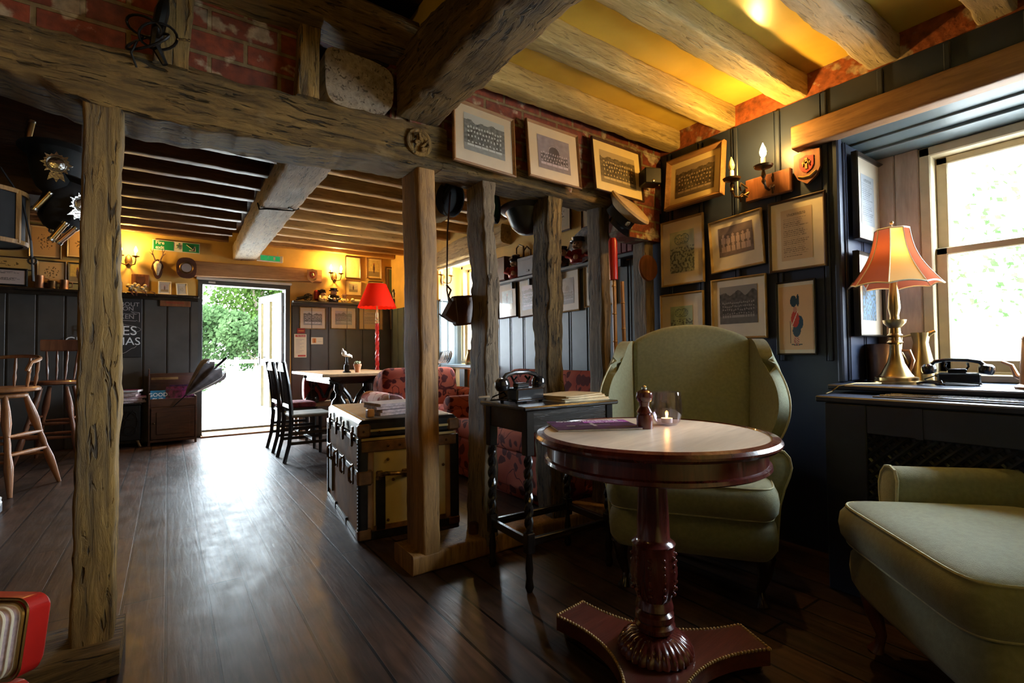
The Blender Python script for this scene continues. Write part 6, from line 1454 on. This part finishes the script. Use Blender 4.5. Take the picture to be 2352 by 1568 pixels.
# ================================================================ hanging things behind the leftmost post
def police(label, loc, rz, ry):
    t = thing('custodian_helmet', label, 'helmet', loc, rz, 'black domed helmets hung from the beams', ry=ry)
    b = B(); b.lathe([(.118, -.01), (.112, .0), (.105, .02), (.102, .06), (.095, .11), (.075, .16), (.045, .19), (.015, .205), (.001, .207)], 32, cap=False, sy=1.2); part('dome', b, M['black_felt'], t)
    b = B(); b.lathe([(.105, .0), (.14, -.012), (.142, -.016), (.104, -.01)], 32, cap=False, sy=1.25); part('brim', b, M['black_felt'], t)
    b = B(); b.ball((0, 0, .21), .014); part('knob', b, M['silver'], t)
    b = B(); pts = []
    for k in range(32): a = 2 * math.pi * k / 32; r_ = .056 if k % 4 == 0 else (.040 if k % 2 else .046); pts.append((r_ * math.cos(a), .085 + r_ * math.sin(a)))
    b.prism(pts, -.150, -.138, 'y'); b.at((0, -.15, .085), (R(90), 0, 0)).lathe([(.001, .006), (.022, .005), (.03, .0), (.034, .004), (.036, 0)], 24, cap=False); b.at(); b.prism([(-.022, .128), (-.03, .165), (-.01, .15), (0, .17), (.01, .15), (.03, .165), (.022, .128)], -.152, -.142, 'y'); part('star_badge', b, M['silver'], t, 'silver star badge')
    return t
police('black domed helmet hanging upside down with a bright silver star badge', (-.43, 3.10, 2.01), 6, 180)
police('second black domed helmet below the first, its badge edge catching light', (-.37, 3.14, 1.84), 30, 205)
t = thing('side_drum', 'old drum shaped case hung at the left edge beneath the beam', 'drum', (-.66, 3.05, 1.66), 0)
b = B(); b.lathe([(.13, -.10), (.13, .12)], 28); part('shell', b, M['black_felt'], t); 
for z in (-.105, .115): b = B(); b.lathe([(.125, z), (.14, z), (.142, z + .018), (.125, z + .02)], 28, cap=False); part('hoop', b, M['post_pine'], t)
b = B()
for k in range(8): a = math.pi * k / 4 + .3; b.tube([(.135 * math.cos(a), .135 * math.sin(a), -.1), (.135 * math.cos(a), .135 * math.sin(a), .13)], .010, 5)
part('wooden_rail', b, M['post_pine'], t)
t = thing('leather_strap', 'black hanging strap with a metal ring left of the leftmost post', 'strap', (-.505, 3.02, 1.56), 0)
b = B(); b.tube([(0, 0, .02), (.004, 0, -.05), (.01, 0, -.16)], .014, 6, sq=.3); b.tube([(-.1, 0, .33), (-.03, 0, .2), (0, 0, .02)], .004, 5); part('webbing', b, M['black_felt'], t); b = B(); b.tube([(.006 + .014 * math.cos(k * math.pi / 6), -.005, -.07 + .014 * math.sin(k * math.pi / 6)) for k in range(12)], .004, 5, closed=True); part('ring', b, M['iron'], t)
for k, (x, z, r_, mk, l) in enumerate(((-.47, 1.765, 32, 'brass', 'short brass tube glinting under the star badge helmet'), (-.415, 1.635, 30, 'brass', 'left of two angled brass batons by the leftmost post'), (-.385, 1.62, 38, 'copper', 'right of two angled brass batons by the leftmost post'), (-.515, 2.07, 8, 'brass', 'short brass rimmed tube high in the dark at the left'))):
    t = thing('brass_baton', l, 'baton', (x, 3.02, z), 0, 'brass pieces hung in the dark', ry=r_); b = B(); b.lathe([(.012, -.05), (.013, .05)], 12); part('tube', b, M[mk], t); b = B(); b.lathe([(.015, -.052), (.015, -.04)], 12); b.lathe([(.015, .04), (.015, .052)], 12); part('ferrules', b, M['silver'], t)
# old black fitting on the beam
t = thing('iron_fitting', 'old black iron lamp fitting with hoops fixed over the left beam', 'fitting', (-.045, 2.13, 2.18), 0)
b = B()
for k, (rx_, cx, cz, tl) in enumerate(((.055, .01, .0, 20), (.05, -.03, .02, -30), (.06, -.02, -.03, 50))):
    b.tube([(cx + rx_ * math.cos(a * .3142), -.03 - .03 * math.sin(a * .3142 + k), cz + rx_ * .62 * math.sin(a * .3142 + R(tl))) for a in range(20)], .0045, 6, closed=True)
b.tube([(.03, -.01, .16), (.02, -.02, .10), (.01, -.03, .03), (.0, -.02, -.03), (.03, -.02, -.09)], [.012, .022, .02, .016, .01], 8); b.tube([(-.05, -.03, -.04), (-.065, -.04, -.09), (-.05, -.03, -.13)], .004, 6); part('ironwork', b, M['iron'], t)
b = B(); b.tube([(.065, -.03, .01), (.10, -.04, .012)], .0045, 6); b.ball((.10, -.04, .012), .006, 6); part('thumb_screw', b, M['silver'], t)
t = thing('emergency_light', 'pale emergency light box with a green indicator on the dark ceiling', 'emergency light', (.62, 2.00, 2.63), -6)
b = B(); b.bbox(-.17, .12, -.05, .05, -.05, .05, .015); part('housing', b, M['frame_cream'], t); b = B(); b.ball((-.03, -.052, -.02), .006, 8); part('indicator', b, litmat('green_indicator', (.5, 1, .05), 6), t)
b = B(); b.lathe([(.045, 0), (.05, .012), (.045, .03)], 20); single('smoke_detector', b, M['white'], 'small white round smoke detector between the far joists', 'detector', (1.27, 4.93, 2.62), 0)

t = thing('iron_strap', 'thin black iron loop wrapped under the pale cross beam', 'strap', (.80, 4.75, 2.35), 0)
b = B(); b.tube([(-.155, .10, .07), (-.15, .04, .0), (-.10, -.03, -.006), (.0, -.06, -.006), (.10, -.09, -.006), (.15, -.10, .02)], .006, 6); b.tube([(.05, -.16, -.006), (.09, -.13, -.006)], .008, 6); part('loop', b, M['iron'], t)
# accordion, left foreground
def bellows(label, loc, rot, w, h, nfold, group, s=1):
    t = thing('accordion', label, 'accordion', loc, 0, group, s=s); t.rotation_euler = rot
    def rr_(w_, h_, x, m=9):
        c = min(w_, h_) * .35; pts = []
        for qx, qz, a0 in ((1, 1, 0), (-1, 1, 90), (-1, -1, 180), (1, -1, 270)):
            for k in range(m): a = R(a0 + 90 * k / (m - 1)); pts.append((x, qx * (w_ - c) + c * math.cos(a), qz * (h_ - c) + c * math.sin(a)))
        return pts
    b = B(); A = rr_(w, h, 0); n = len(A)
    for mat_i, (x0, x1, k0) in enumerate(((.0, .045, 1.0),)):
        P0 = rr_(w * 1.0, h * 1.0, x0); P1 = rr_(w * 1.0, h * 1.0, x1); Pm = rr_(w * .9, h * .9, x1 + .012)
        b.add(P0 + P1 + Pm, [tuple(range(n))[::-1]] + [(i, (i + 1) % n, n + (i + 1) % n, n + i) for i in range(n)] + [(n + i, n + (i + 1) % n, 2 * n + (i + 1) % n, 2 * n + i) for i in range(n)] + [tuple(range(2 * n, 3 * n))])
    part('case', b, M['red_paint'], t, 'glossy red end case')
    b = B(); x = 0; rings = []
    for k in range(nfold * 2 + 1):
        q = .86 if k % 2 == 0 else .76; bend = -.008 * k; rings.append([(p[0], p[1], p[2]) for p in rr_(w * q, h * q, -.004 - k * .0085)])
    v = [p for r_ in rings for p in r_]; b.add(v, [(j * n + i, j * n + (i + 1) % n, (j + 1) * n + (i + 1) % n, (j + 1) * n + i) for j in range(len(rings) - 1) for i in range(n)]); part('bellows', b, M['mag_pink'], t, 'pinkish folded bellows')
    b = B()
    for k in range(0, nfold * 2 + 1, 2): b.tube([(p[0], p[1] * 1.01, p[2] * 1.01) for p in rings[k]], .0028, 5, closed=True)
    part('bellows_edging', b, M['cream'], t, 'cream bellows edging')
    b = B(); b.tube(rr_(w * .99, h * .99, .0), .003, 5, closed=True); b.tube(rr_(w * .91, h * .91, -.003), .0035, 5, closed=True); part('gilt_trim', b, M['brass'], t)
    return t
bellows('red accordion with folded pale bellows at the lower left corner', (-.305, 1.50, .462), (0, R(8), R(52)), .078, .080, 9, 'red accordions')
bellows('second red accordion piece just below the first at the lower left corner', (-.335, 1.49, .295), (0, R(14), R(50)), .078, .078, 9, 'red accordions')
b = B(); b.bbox(-.16, .05, -.14, .14, 0, .215, .01); single('low_stool', b, M['dark_wood'], 'dark low stand beneath the red accordions', 'stand', (-.37, 1.52, 0), 0)
# things on the far window board
t = thing('metal_jug', 'yellowish metal jug on the far side window board', 'jug', (3.10, 5.35, .93), 0); b = B(); b.lathe([(.06, 0), (.075, .03), (.07, .08), (.045, .15), (.05, .19), (.045, .19), (.04, .15), (.001, .14)], 24, cap=False); part('body', b, M['brass'], t); b = B(); b.tube([(0, -.045, .18), (0, -.10, .16), (0, -.09, .06), (0, -.07, .05)], .007, 8); part('handle', b, M['brass'], t)
for k in range(5):
    t = thing('china_plate', 'blue rimmed plate in the rack on the far window board, %s' % ['first', 'second', 'third', 'fourth', 'fifth'][k], 'plate', (3.02, 5.95 - k * .05, 1.02), 0, 'plates on the far window board', ry=-70); b = B(); b.lathe([(.001, .0), (.06, .0), (.09, .014), (.09, .017), (.058, .005), (.001, .004)], 24, cap=False); part('dish', b, M['plate'], t)
b = B(); b.tube([(3.0, 5.9, 2.2), (2.99, 5.9, 1.6), (2.985, 5.86, 1.0)], .003, 5); single('hanging_cord', b, M['cream'], 'thin pale cord hanging beside the far window', 'cord')

# ================================================================ OUTSIDE
M['gravel'] = mat('pale_gravel', (.62, .60, .56), .9, var=.1, vs=8)
b = B(); b.box(-30, 45, 8.05, 60, -.16, -.06); b.box(3.7, 45, -30, 8.05, -.16, -.06); struct('ground_outside', b, M['gravel'], label='pale bright yard outside the open door', cat='ground')
def leafmat(name, c1, c2):
    m = D.materials.new(name); m.use_nodes = True; nt = m.node_tree; nt.nodes.clear(); L = nt.links.new
    o = nt.nodes.new('ShaderNodeOutputMaterial'); d = nt.nodes.new('ShaderNodeBsdfDiffuse'); t = nt.nodes.new('ShaderNodeBsdfTranslucent'); mx = nt.nodes.new('ShaderNodeMixShader'); mx.inputs[0].default_value = .4
    n = nt.nodes.new('ShaderNodeTexNoise'); n.inputs['Scale'].default_value = 1.7; n.inputs['Detail'].default_value = 6; L(coords(nt), n.inputs['Vector']); r = ramp(nt, [(.3, c1), (.7, c2)]); L(n.outputs['Fac'], r.inputs['Fac'])
    for q in (d, t): L(r.outputs['Color'], q.inputs['Color'])
    L(d.outputs[0], mx.inputs[1]); L(t.outputs[0], mx.inputs[2]); L(mx.outputs[0], o.inputs[0]); return m
M['leaf'] = leafmat('fresh_green_leaves', (.010, .022, .005), (.042, .07, .014))
M['leaf2'] = leafmat('pale_blue_green_leaves', (.016, .032, .011), (.05, .08, .032))
M['leaf3'] = leafmat('nook_tree_leaves', (.02, .034, .012), (.05, .08, .03))  # leaf tone of the trees outside the nook window
M['bark'] = mat('tree_bark', (.12, .09, .06), .9, var=.2)
def tree(label, loc, r, h, n, lm, seed, name='tree', zc=None, size=.09):
    t = thing(name, label, 'tree' if name == 'tree' else 'bush', loc, 0, None)
    rr = random.Random(seed); b = B(); blobs = [(rr.uniform(-r * .6, r * .6), rr.uniform(-r * .5, r * .5), rr.uniform(.3, .9) * h, rr.uniform(.3, .5) * r) for _ in range(9)]
    for k in range(n):
        cx, cy, cz, br = rr.choice(blobs); d = Vector((rr.gauss(0, 1), rr.gauss(0, 1), rr.gauss(0, 1))).normalized() * br * (.55 + .55 * rr.random())
        p = Vector((cx, cy, cz)) + d
        if p.z < .02: p.z = .05
        a = Vector((rr.gauss(0, 1), rr.gauss(0, 1), rr.gauss(0, 1))).normalized(); c = a.orthogonal().normalized(); c2 = a.cross(c); s_ = size * rr.uniform(.6, 1.3)
        b.add([p - c * s_, p + c2 * s_ * .6, p + c * s_, p - c2 * s_ * .6], [(0, 1, 2, 3)])
    o = mesh_obj('foliage', b, M[lm], t, 0); o['kind'] = 'stuff'
    b = B(); b.tube([(0, 0, 0), (.05, 0, h * .3), (0, .05, h * .6)], [.12 * r / 2, .09 * r / 2, .04 * r / 2], 8)
    for k in range(5): x, y, z, _ = blobs[k]; b.tube([(.03, 0, h * .3), (x * .5, y * .5, (z + h * .3) / 2), (x, y, z)], [.03 * r, .02 * r, .01 * r], 6)
    part('trunk', b, M['bark'], t)
tree('tall leafy tree seen through the open door behind the glazed leaf', (3.1, 22, 0), 2.7, 6.2, 15000, 'leaf', 3, size=.08)
tree('low spreading green hedge tree left in the doorway view', (.3, 18.5, 0), 1.8, 2.6, 12000, 'leaf2', 5, size=.065)
tree('green bush behind the yard fence in the middle of the doorway', (2.2, 17.2, 0), 1.2, 2.6, 8000, 'leaf2', 6, size=.07)
tree('pale leafy tree outside the nook window, upper right', (19, 2.2, 0), 3.2, 8.2, 650, 'leaf3', 8, size=.10)
tree('pale leafy shrub outside the nook window, lower right', (16, 5.6, 0), 2.2, 4.4, 400, 'leaf3', 9, size=.09)
tree('hazy tree outside the far side window', (11, 15, 0), 2.4, 4.0, 2500, 'leaf2', 10, size=.10)
t = thing('yard_fence', 'pale wooden post and rail fence across the yard beyond the door', 'fence', (1.2, 14.5, 0))
M['fence_wood'] = mat('bleached_fence', (.62, .58, .48), .8, var=.1)
for x in (-2.2, -.7, .25, 1.2, 2.2): b = B(); b.bbox(x - .05, x + .05, -.05, .05, -.06, 1.05, .01); part('post', b, M['fence_wood'], t, smooth=0)
for z in (.45, .9): b = B(); b.bbox(-2.3, 2.4, -.02, .02, z, z + .09, .006); part('rail', b, M['fence_wood'], t, smooth=0)

# ================================================================ LIGHT, WORLD, CAMERA
w = D.worlds.new('overcast_sky'); sc.world = w; w.use_nodes = True; nt = w.node_tree; bg = nt.nodes['Background']
bg.inputs['Strength'].default_value = 52.0
tc = nt.nodes.new('ShaderNodeTexCoord'); sp = nt.nodes.new('ShaderNodeSeparateXYZ'); nt.links.new(tc.outputs['Generated'], sp.inputs[0])
r = ramp(nt, [(0, (.55, .58, .60)), (.48, (.72, .84, .95)), (1, (.76, .90, 1.0))]); mr = N(nt, 'ShaderNodeMapRange'); mr.inputs['From Min'].default_value = -1; nt.links.new(sp.outputs['Z'], mr.inputs['Value']); nt.links.new(mr.outputs['Result'], r.inputs['Fac']); nt.links.new(r.outputs['Color'], bg.inputs['Color'])
def portal(name, loc, rot, sx, sy):
    l = D.lights.new(name, 'AREA'); l.shape = 'RECTANGLE'; l.size = sx; l.size_y = sy; l.cycles.is_portal = True
    o = D.objects.new(name, l); COL.objects.link(o); o.location = loc; o.rotation_euler = rot
# area light emits along local -Z
portal('portal_window', (3.40, -.065, 1.5), (0, R(90), 0), 1.15, 1.85)
portal('portal_far_window', (3.50, 5.35, 1.6), (0, R(90), 0), 1.28, 1.2)
portal('portal_door', (.885, 8.1, 1.05), (R(-90), 0, 0), 1.05, 2.1)
# unseen pendant added as warm light for the posts and beam
t = thing('added_pendant', 'added unseen pendant warming the posts and beam, left of the view', 'pendant lamp', (-1.05, .75, 2.05), 0)
b = B(); b.tube([(0, 0, .10), (0, 0, .63)], .004, 6); b.lathe([(.11, 0), (.09, .05), (.03, .10), (.02, .12)], 24, cap=False); part('shade', b, M['bronze'], t); b = B(); b.ball((0, 0, .0), .025, sz=1.3); part('bulb', b, M['bulb_on'], t)
lamp('added_warm_light', (-1.05, .75, 1.98), 11, WARM, .04)


cam = D.cameras.new('camera'); co = D.objects.new('camera', cam); COL.objects.link(co); sc.camera = co
F_, YAW, PITCH, ROLL = 1132.17, 0.609525, 0.0266632, -0.0103337
cam.sensor_width = 36; cam.lens = 36 * F_ / 2352; cam.clip_start = .02; cam.clip_end = 200
f_ = Vector((math.sin(YAW) * math.cos(PITCH), math.cos(YAW) * math.cos(PITCH), math.sin(PITCH))); r_ = Vector((math.cos(YAW), -math.sin(YAW), 0)); u_ = r_.cross(f_)
r2 = math.cos(ROLL) * r_ + math.sin(ROLL) * u_; u2 = -math.sin(ROLL) * r_ + math.cos(ROLL) * u_
mt = Matrix((r2, u2, -f_)).transposed().to_4x4(); mt.translation = (0, 0, 1.05); co.matrix_world = mt
vs = sc.view_settings; vs.view_transform = 'Standard'; vs.look = 'None'; vs.gamma = 1; vs.use_curve_mapping = False; vs.exposure = 0
sc.cycles.use_denoising = True; sc.cycles.max_bounces = 7; sc.cycles.diffuse_bounces = 4; sc.cycles.glossy_bounces = 4; sc.cycles.transparent_max_bounces = 12
sc.cycles.sample_clamp_indirect = 6; sc.cycles.caustics_reflective = False; sc.cycles.caustics_refractive = False
